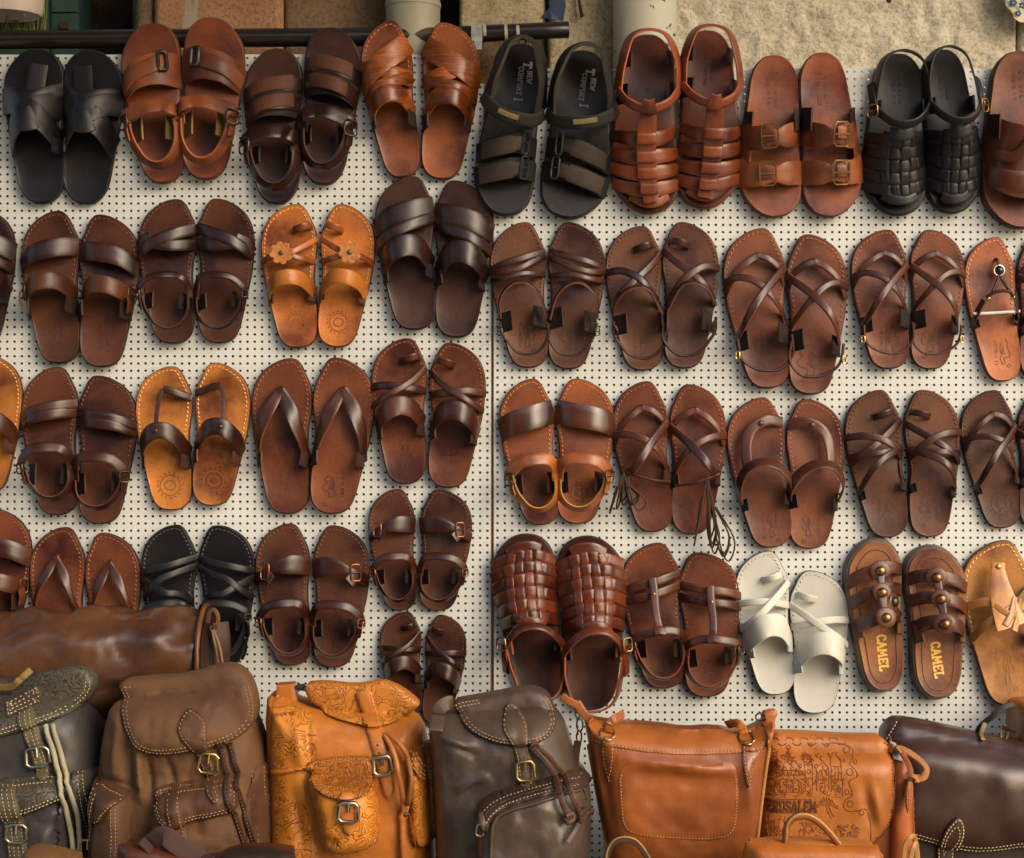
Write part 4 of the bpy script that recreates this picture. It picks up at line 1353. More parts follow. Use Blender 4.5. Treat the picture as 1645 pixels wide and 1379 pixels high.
def d_thong_x2(s):
    s.thong(.2, .83, [[(-.2,.785),(-.66,.70),(-1.0,.57)], [(.6,.80),(.88,.74),(1.03,.64)]], .045)
    s.band([(-1.03,.65),(-.5,.67),(.1,.65),(.7,.56),(1.03,.34)], .045, off=.012)
    s.band([(1.06,.69),(.5,.62),(0,.54),(-.5,.43),(-1.03,.29)], .048, off=.024)
    s.tab(-1,.27,.06,.05); s.tab(1,.33,.06,.06)
    s.emboss('seal', .05, .17, .17)
def d_tstrap(s):
    s.band([(-1.03,.67),(-.5,.715),(.2,.745),(1.03,.76)], .06)
    s.band([(-1.03,.60),(-.5,.635),(.2,.665),(1.03,.68)], .06)
    c = s.band([(.0,.775),(.04,.70),(.06,.60),(.08,.50),(.1,.415)], .055, hs=1.12, off=.018, name='centre_strap', wf=lambda t: 1.0-.1*t)
    s.stud(.03, .665, .014, BRONZE, 1.12, .024, c)
    s.ankle(w=.05, vt=.27, vf=.42, hf=.235, vb=.075, tabw=.12, mat='strap')
    s.free([(-.1,.425,.25),(.1,.428,.252),(.3,.42,.245)], .065, center=(0,.33,-.02), name='strap_sleeve', n=6)
    s.emboss('lines', .05, .18, .12)
def d_white(s):
    s.toe_ring(.42, .82, .05)
    s.band([(1.03,.75),(.5,.69),(0,.61),(-.5,.54),(-1.03,.47)], .05, off=.018)
    s.band([(-1.03,.635),(-.4,.655),(.3,.645),(1.03,.58)], .05)
    s.band([(-1.03,.33),(-.8,.42),(-.1,.505),(.6,.485),(1.03,.36)], .155, hs=1.12, off=.01)
    s.tab(-1,.30,.09,.1); s.tab(1,.33,.09,.1)
def d_camel(s):
    # three straps joined by studded discs
    vv = (.80, .66, .50)
    for k, v in enumerate(vv):
        s.band([(-1.05,v-.08),(-.6,v-.02),(0,v+.015),(.6,v+.02),(1.05,v-.03)], .085 if k < 2 else .095, hs=1.15, name='strap')
        d = s.stud(.1, v+.01, .072 if k != 1 else .066, s.mat('strap'), 1.15, .012, None, .16, 'disc')
        s.stud(.1, v+.01, .034, BRONZE, 1.15, .028, d, .75, 'metal_stud')
    for a, b in ((vv[0], vv[1]), (vv[1], vv[2])):
        s.band([(.1,a),(.1,(a+b)/2),(.1,b)], .06, hs=1.15, off=.012, name='link', wf=lambda t: .8+.5*abs(t-.5))
    if s.mirror > 0:
        d = s.stud(.6, .605, .06, s.mat('strap'), 1.15, .012, None, .16, 'disc')
        s.stud(.6, .605, .034, DARKMETAL, 1.15, .028, d, .75, 'metal_stud')
    s.tab(-1,.40,.1,.07,'lining'); s.tab(1,.43,.12,.08,'lining')
    # stitched inner line on the padded footbed and the gold word
    m = MB()
    loop = []
    for k in range(60):
        (x, y) = s.out[int(k*len(s.out)/60)]
        yc = min(max(y, .16), .82); xc = (np.interp(yc, *s.side[-1])+np.interp(yc, *s.side[1]))/2
        X, Y = x+(xc-x)*.3, y+(yc-y)*.3
        loop.append(s.pt(X, Y, s.bed(X, Y)))
    tube_shape(loop, .0048*s.L, 5, True, m)
    m.build('piping', s.mat('stamp'), s.foot, 60)
    s.emboss('word', .04, .25, .062, 'CAMEL', plain('gold_print', (226, 182, 84), .45, 0, .15, 300), -math.pi/2+.06, .1)
def d_tan_woven(s):
    s.band([(-.05,.88),(-.05,.82),(-.02,.72),(.1,.58),(.2,.5)], .15, hs=.95, off=.012, name='centre_panel', wf=lambda t: .55 if t < .2 else min(1.45, .55+1.1*(t-.2)))
    s.band([(-1.03,.60),(-.5,.64),(.1,.63),(.6,.6),(1.03,.6)], .055)
    s.band([(-1.03,.40),(-.6,.5),(-.1,.56),(.5,.62),(1.03,.68)], .055, off=.004)
    s.band([(-.25,.62),(.2,.565),(.7,.55)], .04, hs=.95, off=.022, name='weave_piece')
    s.band([(-.05,.5),(.2,.56),(.4,.66)], .04, hs=.95, off=.026, name='weave_piece')
    s.band([(.2,.47),(.4,.54),(.6,.64)], .04, hs=.95, off=.026, name='weave_piece')
    s.stud(-.05, .85, .02, BRASS, .9, .02)
    s.emboss('map', 0, .22, .16)
    s.tab(1,.4,.08,.08)

# ---- what hangs where: (left extent, right extent, top, bottom) read off the board
K_DK = kit(DB_BED, DB, lining=(62, 34, 24), strap2=leather((112, 62, 32), .38))
K_DK2 = kit((104, 62, 46), (80, 40, 26), lining=(70, 38, 26))
K_VDK = kit((86, 55, 50), (70, 38, 32), lining=(44, 26, 22))
K_MID = kit(MB_BED, MBR, lining=(88, 50, 34))
K_RED = kit((142, 80, 58), (134, 70, 42), lining=(84, 44, 28), strap2=leather((122, 68, 40), .3))
K_TAN = kit(TAN_BED, (98, 54, 32), thread=(222, 170, 110), sole=(92, 52, 28), lining=(112, 62, 36))
K_FLOWER = kit((228, 138, 70), (214, 120, 54), thread=(214, 156, 96), sole=(78, 42, 24), lining=(110, 60, 32), strap3=leather((242, 150, 56), .35), petal=leather((250, 164, 84), .45), salb=.95)
K_BLACK = kit(BLK, (40, 37, 40), thread=(70, 66, 68), sole=(30, 28, 30), lining=(34, 31, 33), rough=.42, mottle=.2, coat=.0)
K_WHITE = kit((255, 255, 248), (255, 255, 246), thread=(188, 180, 162), sole=(64, 74, 66), lining=(224, 226, 220), mottle=.05, rough=.5, salb=1.0, coat=0.0)
K_WHITE['bed'] = plain('white_leather', (192, 190, 180), .55, 0, .05, 30); K_WHITE['strap'] = plain('white_strap', (194, 191, 178), .5, 0, .05, 30); K_WHITE['lining'] = plain('white_lining', (172, 177, 171), .8, 0, .06, 30)
K_VELT = kit((156, 84, 56), (176, 96, 44), sole=(92, 48, 32), lining=(120, 68, 36), rough=.6, salb=.85)
K_VELD = kit((84, 50, 42), (74, 40, 30), sole=(52, 30, 26), lining=(54, 32, 26), patch=leather((116, 62, 32), .65))
K_STRIPE = kit((188, 108, 66), (206, 114, 46), sole=(84, 46, 30), lining=(74, 44, 32), stripes=True, salb=.85)
K_SPORT = kit((44, 36, 37), (52, 47, 38), sole=(32, 32, 34), lining=(34, 31, 29), patch=leather((78, 62, 50), .75), rough=.75, mottle=.15, coat=.0)
K_FISH = kit((126, 64, 44), (172, 88, 50), sole=(98, 56, 38), lining=(60, 32, 24), salb=.85)
K_BIRK = kit((176, 98, 66), (194, 108, 56), sole=(92, 56, 42), lining=(78, 50, 40), rough=.5, salb=.85)
K_WOVEN = kit((88, 50, 40), (150, 74, 44), sole=(46, 28, 24), lining=(52, 30, 24), rough=.28)
K_CAMEL = kit((206, 140, 102), (138, 78, 52), sole=(96, 82, 74), lining=(150, 108, 62), thread=(120, 74, 48))
K_TANW = kit((250, 176, 102), (250, 176, 92), thread=(222, 180, 120), sole=(84, 56, 36), lining=(140, 84, 44), salb=1.0, coat=.2)
K_SLING = kit((128, 84, 68), (104, 60, 44), sole=(50, 32, 26), lining=(56, 34, 28), thread=(96, 56, 40))
K_SLING2 = kit((158, 96, 74), (132, 76, 54), sole=(62, 38, 30), lining=(58, 36, 28))
K_BEAD = kit((228, 142, 100), (84, 52, 38), sole=(78, 46, 32), lining=(70, 42, 32))

PAIRS = [
 # look of the pair, design, kit, left shoe (xl, xr, toe/top x, top y, heel/bottom x, bottom y), right shoe, options
 ('black leather slide with crossed wide straps in the top row', d_black_slide, K_BLACK, (5,102,58,79,62,326), (100,196,143,81,140,326), dict(outline='round', stitch=False)),
 ('brown sandal with hook-and-loop front strap and tan tabs', d_velcro_tan, K_VELT, (195,296,250,38,266,294), (293,391,338,29,333,288), dict(outline='round', stitch=False)),
 ('dark brown sandal with two lighter closure tabs in the top row', d_velcro_dark, K_VELD, (393,484,447,79,442,327), (486,579,526,45,517,296), dict(outline='round', stitch=False)),
 ('tan slide with finely striped overlapping straps in the top row', d_striped, K_STRIPE, (580,673,628,34,645,284), (677,769,716,37,716,286), dict()),
 ('very dark brown sandal cut off by the left edge', d_dark_slide, K_VDK, None, (-76,21,-20,333,-8,556), dict()),
 ('dark brown slide with a wide toe strap and looped instep strap', d_wide_slide_loop, K_DK, (34,127,92,340,92,583), (127,221,158,346,165,589), dict()),
 ('dark sandal with twisted front straps and thin ankle strap', d_cross_ankle, K_DK2, (222,313,282,321,272,551), (316,406,346,320,354,550), dict()),
 ('orange tan sandal with a leather flower on its strap', d_flower, K_FLOWER, (419,509,477,329,476,558), (511,601,537,329,533,557), dict()),
 ('very dark brown slide with three broad straps beside the seam', d_dark_slide, K_VDK, (603,699,668,284,668,529), (698,790,728,291,735,541), dict(stitch=False)),
 ('tan orange sandal with thin strap cut off by the left edge', d_toe_loop_button, K_TAN, None, (-60,33,-14,570,-4,792), dict()),
 ('brown sandal with double toe strap and broad ankle strap', d_double_ankle, K_DK, (34,123,97,591,94,827), (124,217,156,605,164,841), dict()),
 ('bright tan sandal with dark toe loop and buttoned instep strap', d_toe_loop_button, K_TAN, (217,306,280,590,276,819), (309,400,343,584,340,812), dict()),
 ('brown flip flop with broad twisted V strap', d_flip_wide, K_MID, (404,499,466,577,456,825), (499,600,536,576,533,825), dict()),
 ('brown toe-loop slide with crossed strap and broad instep band', d_toe_ring_wide, K_MID, (597,684,656,545,650,777), (688,779,718,552,718,783), dict()),
 ('red brown sandal with broad strap cut off by the left edge above the duffel', d_wide_slide_loop, K_RED, None, (-52,47,-10,818,0,1050), dict()),
 ('brown flip flop with slim straps, half hidden behind the duffel', d_flip_thin, K_MID, (47,134,100,849,97,1082), (136,223,160,858,172,1095), dict()),
 ('black strappy sandal with tied ankle straps behind the duffel end', d_black_strappy, K_BLACK, (226,314,286,845,285,1072), (319,407,350,846,366,1072), dict()),
 ('brown sandal with buckled front strap above the orange backpack', d_buckle_front, K_DK, (410,499,466,843,468,1069), (503,592,531,846,535,1072), dict()),
 ('small brown child sandal with buckled front strap', d_buckle_front, K_DK, (592,668,645,787,647,981), (674,757,707,788,708,981), dict()),
 ('small toe-loop slide above the grey backpack', d_toe_ring_wide, K_DK2, (610,677,655,985,655,1152), (678,748,713,990,706,1165), dict()),
 # right hand sheet
 ('black sports sandal hanging toe down with printed footbed', d_sport, K_SPORT, (764,872,842,72,815,346), (869,980,935,83,898,349), dict(outline='round', toe_down=True, sole=.06, stitch=False)),
 ('brown fisherman sandal hanging toe down beside the flecked pipe', d_fisherman, K_FISH, (982,1090,1040,58,1052,342), (1087,1190,1145,51,1132,334), dict(outline='round', toe_down=True, sole=.05, stitch=False)),
 ('brown slide hanging toe down with two brass buckles', d_two_buckle, K_BIRK, (1188,1287,1238,91,1246,348), (1284,1383,1318,87,1328,348), dict(outline='round', toe_down=True, sole=.055, stitch=False)),
 ('black basket-woven closed sandal hanging toe down', lambda s: d_woven(s, rows=5), K_BLACK, (1387,1487,1430,88,1438,345), (1480,1577,1512,82,1528,342), dict(outline='round', toe_down=True, sole=.055, stitch=False)),
 ('red brown closed-vamp slide hanging toe down at the right edge', d_closed_vamp, K_RED, (1577,1688,1622,85,1636,366), None, dict(outline='round', toe_down=True, sole=.07, stitch=False)),
 ('dark brown sandal with slim front straps next to the seam', d_thin_slings, K_SLING, (788,880,848,358,852,590), (881,971,915,358,918,592), dict()),
 ('dark brown toe-loop sandal with crossed straps and heel cord', d_toe_ring_x, K_SLING, (974,1065,1038,364,1038,594), (1065,1154,1094,358,1102,591), dict()),
 ('long brown thong sandal with crossing straps and brass heel buckle', d_thong_x, K_SLING2, (1163,1268,1232,368,1240,623), (1265,1361,1298,378,1306,633), dict()),
 ('brown thong sandal with crossing straps and slack heel cord', lambda s: d_thong_x(s, .32), K_SLING2, (1369,1460,1430,370,1430,592), (1464,1551,1497,370,1502,592), dict()),
 ('light brown thong sandal with black bead and white zip tie', d_bead_thong, K_BEAD, (1551,1640,1607,382,1618,612), None, dict()),
 ('reddish brown sandal mostly cut off by the right edge, second row', d_thong_x2, K_SLING2, None, (1637,1730,1672,378,1680,610), dict()),
 ('glossy brown sandal with single broad strap and tan ankle strap', d_single_ankle, kit((174, 102, 68), (230, 136, 64), thread=(190, 118, 62), sole=(86, 46, 30), lining=(78, 42, 28), strap2=leather((104, 56, 32), .3, .5, .1, coat=.5), salb=.9), (803,898,862,610,875,843), (894,986,924,610,930,841), dict()),
 ('brown thong sandal with knotted laces hanging down', d_laced, K_RED, (985,1080,1042,614,1052,854), (1077,1166,1107,619,1115,858), dict()),
 ('brown sandal with curled toe strap and broad slanting instep strap', d_curl_strap, K_SLING2, (1169,1271,1228,640,1242,879), (1265,1357,1292,643,1302,881), dict()),
 ('dark brown toe-loop sandal with many crossing straps', d_multi_cross, K_SLING, (1359,1458,1417,628,1430,863), (1455,1543,1477,628,1494,862), dict()),
 ('brown thong sandal with crossing straps and round heel stamp', d_thong_x2, K_SLING, (1546,1642,1603,628,1618,848), None, dict()),
 ('dark sandal mostly cut off by the right edge, third row', d_thong_x2, K_DK, None, (1637,1728,1672,632,1680,850), dict()),
 ('glossy brown basket-woven fisherman sandal', lambda s: d_woven(s, rows=6, hs=1.0, lo=.49, toe_v=.92), K_WOVEN, (791,905,848,859,872,1125), (896,1005,938,863,955,1139), dict(outline='round', stitch=False, sole=.05)),
 ('brown T-strap sandal with ankle strap and rivet', d_tstrap, K_RED, (999,1100,1060,874,1068,1106), (1091,1189,1124,890,1145,1119), dict()),
 ('off-white sandal with toe loop and broad white band', d_white, K_WHITE, (1182,1276,1237,887,1248,1116), (1270,1364,1306,919,1320,1146), dict()),
 ('platform slide with studs and gold CAMEL lettering', d_camel, K_CAMEL, (1362,1449,1408,870,1417,1108), (1457,1549,1494,882,1512,1119), dict(outline='round', stitch=False, sole=.085, flare=.012, flare0=.026)),
 ('large light tan sandal with woven centre panel at the right edge', d_tan_woven, K_TANW, (1547,1662,1612,870,1620,1133), None, dict()),
]
seed = 100
for look, design, k, left, right, opt in PAIRS:
    for which, spec in (('left', left), ('right', right)):
        if spec is None: continue
        seed += 1
        xl, xr, tx, ty, bx, by = spec
        both = left is not None and right is not None
        lab = ('%s shoe, %s' % (which, look)) if both else look
        s = Sandal(lab, (tx, ty), (bx, by), xl, xr, which == 'left', k, seed=seed, **opt)
        s.knotlen = .30 if which == 'left' else .58
        if design is d_laced: s.knot = (-.95, .40) if which == 'left' else (-.35, .38)
        design(s)
LEA[0] = .66; RED[0] = .1
# ------------------------------------------------------------------ bags
def chaikin(poly, it=2, closed=True):
    for _ in range(it):
        out = []
        n = len(poly)
        rng = range(n) if closed else range(n-1)
        if not closed: out.append(poly[0])
        for i in rng:
            a, b = poly[i], poly[(i+1) % n]
            out.append((a[0]*.75+b[0]*.25, a[1]*.75+b[1]*.25)); out.append((a[0]*.25+b[0]*.75, a[1]*.25+b[1]*.75))
        if not closed: out.append(poly[-1])
        poly = out
    return poly

def resample(poly, step, closed=True):
    pts = list(poly) + ([poly[0]] if closed else [])
    out = []
    for a, b in zip(pts[:-1], pts[1:]):
        L = math.hypot(b[0]-a[0], b[1]-a[1])
        k = max(1, int(round(L/step)))
        for i in range(k):
            out.append((a[0]+(b[0]-a[0])*i/k, a[1]+(b[1]-a[1])*i/k))
    if not closed: out.append(pts[-1])
    return out

def inside_dist(poly, pts):
    """signed distance (positive inside) of pts (N,2) to polygon"""
    p = np.asarray(pts, float); a = np.asarray(poly, float); b = np.roll(a, -1, 0)
    d2 = np.full(len(p), 1e18); ins = np.zeros(len(p), bool)
    for (x0, y0), (x1, y1) in zip(a, b):
        dx, dy = x1-x0, y1-y0
        L = dx*dx+dy*dy
        t = np.clip(((p[:, 0]-x0)*dx+(p[:, 1]-y0)*dy)/(L or 1e-9), 0, 1)
        d2 = np.minimum(d2, (p[:, 0]-x0-t*dx)**2+(p[:, 1]-y0-t*dy)**2)
        if abs(dy) > 1e-9:
            c = ((y0 > p[:, 1]) != (y1 > p[:, 1])) & (p[:, 0] < dx*(p[:, 1]-y0)/dy+x0)
            ins ^= c
    d = np.sqrt(d2)
    return np.where(ins, d, -d)

class Bag:
    """pieces of leather laid over each other; outlines in photograph pixels on the plane d, relief towards the viewer"""
    def __init__(s, name, label, d, cat, base, group=None, front=.075):
        s.d, s.front = d, front
        s.o = P(base[0], base[1], d)
        s.root = empty(name, Matrix.Translation(s.o))
        tag(s.root, label, cat, group)
        s.layers = []
    def H(s, pts, upto=None):
        h = np.zeros(len(pts))
        for (poly, off, bulge, R, fn) in (s.layers if upto is None else s.layers[:upto]):
            pts = np.asarray(pts, float); pa = np.asarray(poly)
            lo, hi = pa.min(0)-.1, pa.max(0)+.1
            sel = np.all((pts >= lo) & (pts <= hi), axis=1)
            if not sel.any(): continue
            sd = np.full(len(pts), -1.0); sd[sel] = inside_dist(poly, pts[sel])
            k = np.clip(sd/R, 0, 1)
            f = off + bulge*np.sqrt(np.clip(1-(1-k)**2, 0, 1))
            if fn is not None:
                g = np.zeros(len(pts)); g[sel] = fn(pts[sel]); f = f + g*np.clip(sd/12, 0, 1)
            h = np.where(sd >= -.01, h+f, h)
        return h
    def w(s, x, y, h):
        p = P(x, y, s.d+s.front)      # real size as seen on the bag's front
        return Vector((p.x-s.o.x, -s.d-s.o.y-h, p.z-s.o.z))
    def panel(s, name, poly, mat, off=.003, bulge=.0, R=40, skirt=.004, step=6, round_=2, fn=None, parent=None, keep=True, flat_base=None):
        if name == 'body' and s.front > .03:      # the body's rim lies further back than its front
            k = s.front/(CAM_D-s.d)
            poly = [(x+(x-IW/2)*k*.9, y+(y-IH/2)*k*.35) for x, y in poly]
        poly = chaikin(poly, round_) if round_ else list(poly)
        bnd = resample(poly, step)
        n = len(bnd)
        xs = [p[0] for p in bnd]; ys = [p[1] for p in bnd]
        gx = np.arange(min(xs)+step*.5, max(xs), step); gy = np.arange(min(ys)+step*.5, max(ys), step*.9)
        grid = np.array([(x+(step*.5 if j % 2 else 0), y) for j, y in enumerate(gy) for x in gx]).reshape(-1, 2)
        if len(grid):
            sd = inside_dist(bnd, grid); grid = grid[sd > step*.45]
        allp = [Vector(p) for p in bnd] + [Vector((float(a), float(b))) for a, b in grid]
        vs, es, fs, *_ = delaunay_2d_cdt(allp, [(i, (i+1) % n) for i in range(n)], [], 1, 1e-6)
        P2 = np.array([(v.x, v.y) for v in vs])
        base = s.H(P2) if flat_base is None else np.full(len(P2), flat_base)
        sd = np.maximum(0, inside_dist(bnd, P2))
        k = np.clip(sd/R, 0, 1)
        h = base + off + bulge*np.sqrt(np.clip(1-(1-k)**2, 0, 1))
        if fn is not None: h = h + fn(P2)*np.clip(sd/12, 0, 1)
        if keep: s.layers.append((bnd, off, bulge, R, fn))
        verts = [s.w(a, b, q) for (a, b), q in zip(P2, h)]
        faces = []
        cnt = {}
        for f in fs:
            a, b, c = [P2[i] for i in f[:3]]
            ar = (b[0]-a[0])*(c[1]-a[1])-(b[1]-a[1])*(c[0]-a[0])
            f = tuple(f) if ar < 0 else tuple(reversed(f))
            faces.append(f)
            for i in range(len(f)):
                e = (f[i], f[(i+1) % len(f)]); cnt[e] = cnt.get(e, 0)+1
        rim = [e for e in cnt if (e[1], e[0]) not in cnt]
        low = {}
        m1 = {}
        for a, b in rim:
            for i in (a, b):
                if i not in low:
                    low[i] = len(verts); v = verts[i]; verts.append(Vector((v.x, v.y+skirt, v.z)))
        for a, b in rim:
            faces.append((b, a, low[a], low[b]))
        return mesh_obj(name, verts, faces, mat, parent or s.root, 55)
    def stitch(s, line, mat, closed=False, lenpx=4.2, gap=1.7, wpx=1.2, lift=.0012, smooth=True, parent=None, name='stitching'):
        pts = chaikin(line, 2, closed) if smooth else line
        if closed: pts = list(pts)+[pts[0]]
        m = MB(); segs = []
        acc, pos = 0.0, 0.0
        for a, b in zip(pts[:-1], pts[1:]):
            L = math.hypot(b[0]-a[0], b[1]-a[1])
            if L < 1e-6: continue
            ux, uy = (b[0]-a[0])/L, (b[1]-a[1])/L
            while pos < acc+L:
                t = pos-acc
                segs.append((a[0]+ux*t, a[1]+uy*t, ux, uy)); pos += lenpx+gap
            acc += L
        if not segs: return None
        hs = s.H(np.array([(q[0], q[1]) for q in segs]))
        for (x, y, ux, uy), h in zip(segs, hs):
            nx, ny = -uy*wpx/2, ux*wpx/2
            l = lenpx/2
            e = [(x-ux*l+nx, y-uy*l+ny), (x-ux*l-nx, y-uy*l-ny), (x+nx, y+ny), (x-nx, y-ny), (x+ux*l+nx, y+uy*l+ny), (x+ux*l-nx, y+uy*l-ny)]
            vs = [s.w(*e[0], h-.0004), s.w(*e[1], h-.0004), s.w(*e[2], h+lift), s.w(*e[3], h+lift), s.w(*e[4], h-.0004), s.w(*e[5], h-.0004)]
            m.add(vs, [(0,2,3,1),(2,4,5,3)])
        return m.build(name, mat, parent or s.root, None, 'stuff')
    def inset(s, poly, k, round_=2, part=None):
        pts = chaikin(poly, round_) if round_ else poly
        pts = resample(pts, 5)
        a = np.array(pts); b = np.roll(a, -1, 0); c = np.roll(a, 1, 0)
        t = b-c; t /= np.maximum(1e-6, np.linalg.norm(t, axis=1))[:, None]
        n = np.stack([-t[:, 1], t[:, 0]], 1)
        q = a+n*k
        if inside_dist(pts, q[:1])[0] < 0: q = a-n*k
        return [tuple(v) for v in q]
    def tube(s, name, pts, r, mat, n=30, parent=None, closed=False, absolute=False, sides=8, flatten=None):
        """pts (x, y, height above what lies below)"""
        pp = catmull(pts, n, closed)
        base = s.H(np.array([(p.x, p.y) for p in pp])) if not absolute else np.zeros(len(pp))
        return tube_shape([s.w(p.x, p.y, p.z+b) for p, b in zip(pp, base)], r, sides, closed).build(name, mat, parent or s.root, 60)
    def strap(s, name, pts, wpx, mat, n=30, parent=None, thick=.0028, absolute=False, twist=None):
        pp = catmull(pts, n)
        base = s.H(np.array([(p.x, p.y) for p in pp])) if not absolute else np.zeros(len(pp))
        q = [s.w(p.x, p.y, p.z+b) for p, b in zip(pp, base)]
        nr = [Vector((0, -1, 0)) if twist is None else twist(i/n) for i in range(len(q))]
        return ribbon_shape(q, nr, wpx/PXM*(CAM_D-s.d)/CAM_D, thick).build(name, mat, parent or s.root, 50)
    def buckle(s, cx, cy, w, h, ang=0, mat=None, r=.0019, parent=None, lift=.004, prong=True):
        ca, sa = math.cos(ang), math.sin(ang)
        hb = float(s.H(np.array([(cx, cy)]))[0])
        pts = []
        for (a, b) in ((-1,-.65),(-1,.65),(-.65,1),(.65,1),(1,.65),(1,-.65),(.65,-1),(-.65,-1)):
            x, y = a*w/2, b*h/2
            pts.append(s.w(cx+x*ca-y*sa, cy+x*sa+y*ca, hb+lift))
        m = tube_shape(pts, r, 8, True)
        if prong:
            a = s.w(cx+h*.5*sa, cy-h*.5*ca, hb+lift+.001); b = s.w(cx, cy, hb+lift+.002)
            tube_shape([a, b], r*.7, 6, mb=m)
        return m.build('buckle', mat or BRASS, parent or s.root, 60)
    def hole(s, cx, cy, r=1.6):
        hb = float(s.H(np.array([(cx, cy)]))[0])
        vs = [s.w(cx+r*math.cos(k*.7854), cy+r*math.sin(k*.7854), hb+.0004) for k in range(8)]
        vs2 = [v+Vector((0, .002, 0)) for v in vs]
        mesh_obj('punched_hole', vs+vs2, [tuple(range(8))]+[(i, (i+1) % 8, (i+1) % 8+8, i+8) for i in range(8)], plain('hole_dark', (30, 20, 14), .9), s.root, None)
    def text(s, word, x0, y0, size, mat, slope=0.0, bold=.085, lift=.0015, shear=0.0, sx=1.0, parent=None):
        st, W = text_strokes(word); m = MB()
        gx = np.linspace(x0-size, x0+W*size*sx+size, 60); hx = s.H(np.array([(x, y0-size*.5+slope*(x-x0)) for x in gx]))
        def place(u, v, h):
            x = x0+u*sx; y = y0-v+slope*u
            return s.w(x, y, float(np.interp(x, gx, hx))+h)
        for pl in st:
            flat_stroke([(a*size, b*size) for a, b in pl], bold*size, place, m, lift)
        return m.build('lettering', mat, parent or s.root, None)
    def relief(s, name, lines, mat, r=.0011, parent=None, closed=False):
        """fine pressed linework as thin raised beads"""
        m = MB()
        allp = [resample(ln, 3.0, False) for ln in lines]
        hall = s.H(np.array([q for pl in allp for q in pl])); at = 0
        for pts in allp:
            hs = hall[at:at+len(pts)]; at += len(pts)
            tube_shape([s.w(a, b, h) for (a, b), h in zip(pts, hs)], r, 5, mb=m)
        return m.build(name, mat, parent or s.root, 60)

def open_part(pts, cond):
    """the run of a closed outline where cond(x, y) holds"""
    n = len(pts); ok = [cond(*p) for p in pts]
    if all(ok): return pts
    i0 = next(i for i in range(n) if ok[i] and not ok[i-1])
    out = []
    for k in range(n):
        if not ok[(i0+k) % n]: break
        out.append(pts[(i0+k) % n])
    return out
def wrinkle(amp, freq, seed=0, stretch=(1, 1)):
    def f(p):
        return np.array([amp*noise.fractal(Vector((x*freq*stretch[0], y*freq*stretch[1], seed)), 1.0, 2.0, 3) for x, y in p])
    return f
def fold(x0, y0, x1, y1, amp, width):
    def f(p):
        dx, dy = x1-x0, y1-y0; L = dx*dx+dy*dy
        t = np.clip(((p[:, 0]-x0)*dx+(p[:, 1]-y0)*dy)/L, 0, 1)
        d = np.hypot(p[:, 0]-x0-t*dx, p[:, 1]-y0-t*dy)
        return amp*np.exp(-(d/width)**2)*np.sin(np.clip(t*.9+.05, 0, 1)*math.pi)
    return f
def total(*fs):
    return lambda p: sum(f(p) for f in fs)
GB = 'leather bags standing along the bottom'
T_CREAM = plain('cream_thread', (190, 172, 132), .8)
T_TAN = plain('tan_thread', (172, 132, 94), .8)
T_DARK = plain('dark_thread', (96, 58, 32), .8)

# ---- brown duffel lying behind the backpacks
duf = empty('duffel_bag', Matrix.Translation(P(150, 1135, .10)))
tag(duf, 'glossy brown leather duffel bag lying on its side at left', 'duffel bag', GB)
_d0 = duf.matrix_world.translation.copy()
LD = leather((92, 60, 40), .3, .4, .15, coat=.4)
def duf_r(x, a):
    t = (x+60)/395
    r = 76 - 5*math.sin(t*9) + 3*math.sin(t*23+1)
    r += 9*noise.fractal(Vector((x*.014, math.cos(a)*1.8, math.sin(a)*1.8)), 1, 2, 4) + 4*math.sin(x*.05+2*math.sin(a*2))*max(0, math.sin(a))
    r += 5*math.exp(-((x-20)/40)**2)*math.cos(a*3)
    return r
vs, fs = [], []
xs = np.linspace(-90, 332, 74); NA = 56
for x in xs:
    for k in range(NA):
        a = 2*math.pi*k/NA
        r = duf_r(x, a)*(1 - .35*max(0, (x-318)/14)**2*.3)
        c = P(x, 1056+4*math.sin(x*.012), .095) - _d0
        vs.append(c+Vector((0, -r*1.0*math.cos(a)/PXM, r*math.sin(a)/PXM)))
for i in range(len(xs)-1):
    for k in range(NA):
        q = (k+1) % NA
        fs.append((i*NA+k, i*NA+q, (i+1)*NA+q, (i+1)*NA+k))
fs.append(tuple(range(NA)))
mesh_obj('body', vs, fs, LD, duf, 180)
ring = []
for k in range(40):
    a = 2*math.pi*k/40
    ring.append(P(331, 1056, .095)-_d0+Vector((0, -80*math.cos(a)/PXM, 80*math.sin(a)/PXM)))
tube_shape(ring, .0045, 8, True).build('piping', leather((126, 78, 46), .35), duf, 60)
ring2 = [v+Vector((.006, 0, 0)) for v in ring]
vs = ring2+[v*.0+(P(344, 1056, .095)-_d0) for v in ring2[:1]]
mesh_obj('end_panel', vs, [(k, (k+1) % 40, 40) for k in range(40)], leather((62, 34, 22), .5), duf, 180)
lp = [P(334, 1000, .16), P(337, 984, .17), P(344, 980, .175), P(350, 990, .175), P(349, 1004, .17), P(344, 1010, .165)]
pp = catmull([p-_d0 for p in lp], 18)
ribbon_shape(pp, [Vector((0, -1, 0))]*len(pp), .006, .003).build('strap_loop', leather((150, 104, 66), .5), duf)
tube_shape([P(343+5*math.cos(a), 1010+4*math.sin(a), .168)-_d0 for a in np.linspace(0, 6.28, 12, endpoint=False)], .0015, 6, True).build('ring', NICKEL, duf, 60)
for dx in (0, 7):
    pp = catmull([P(341+dx*.3, 1012, .17)-_d0, P(346+dx, 1040, .172)-_d0, P(353+dx, 1085, .168)-_d0], 12)
    tube_shape(pp, .0022, 6).build('cord', leather((140, 104, 72), .6), duf, 60)
pp = catmull([P(354, 1000, .13)-_d0, P(357, 1040, .13)-_d0, P(352, 1100, .12)-_d0], 12)
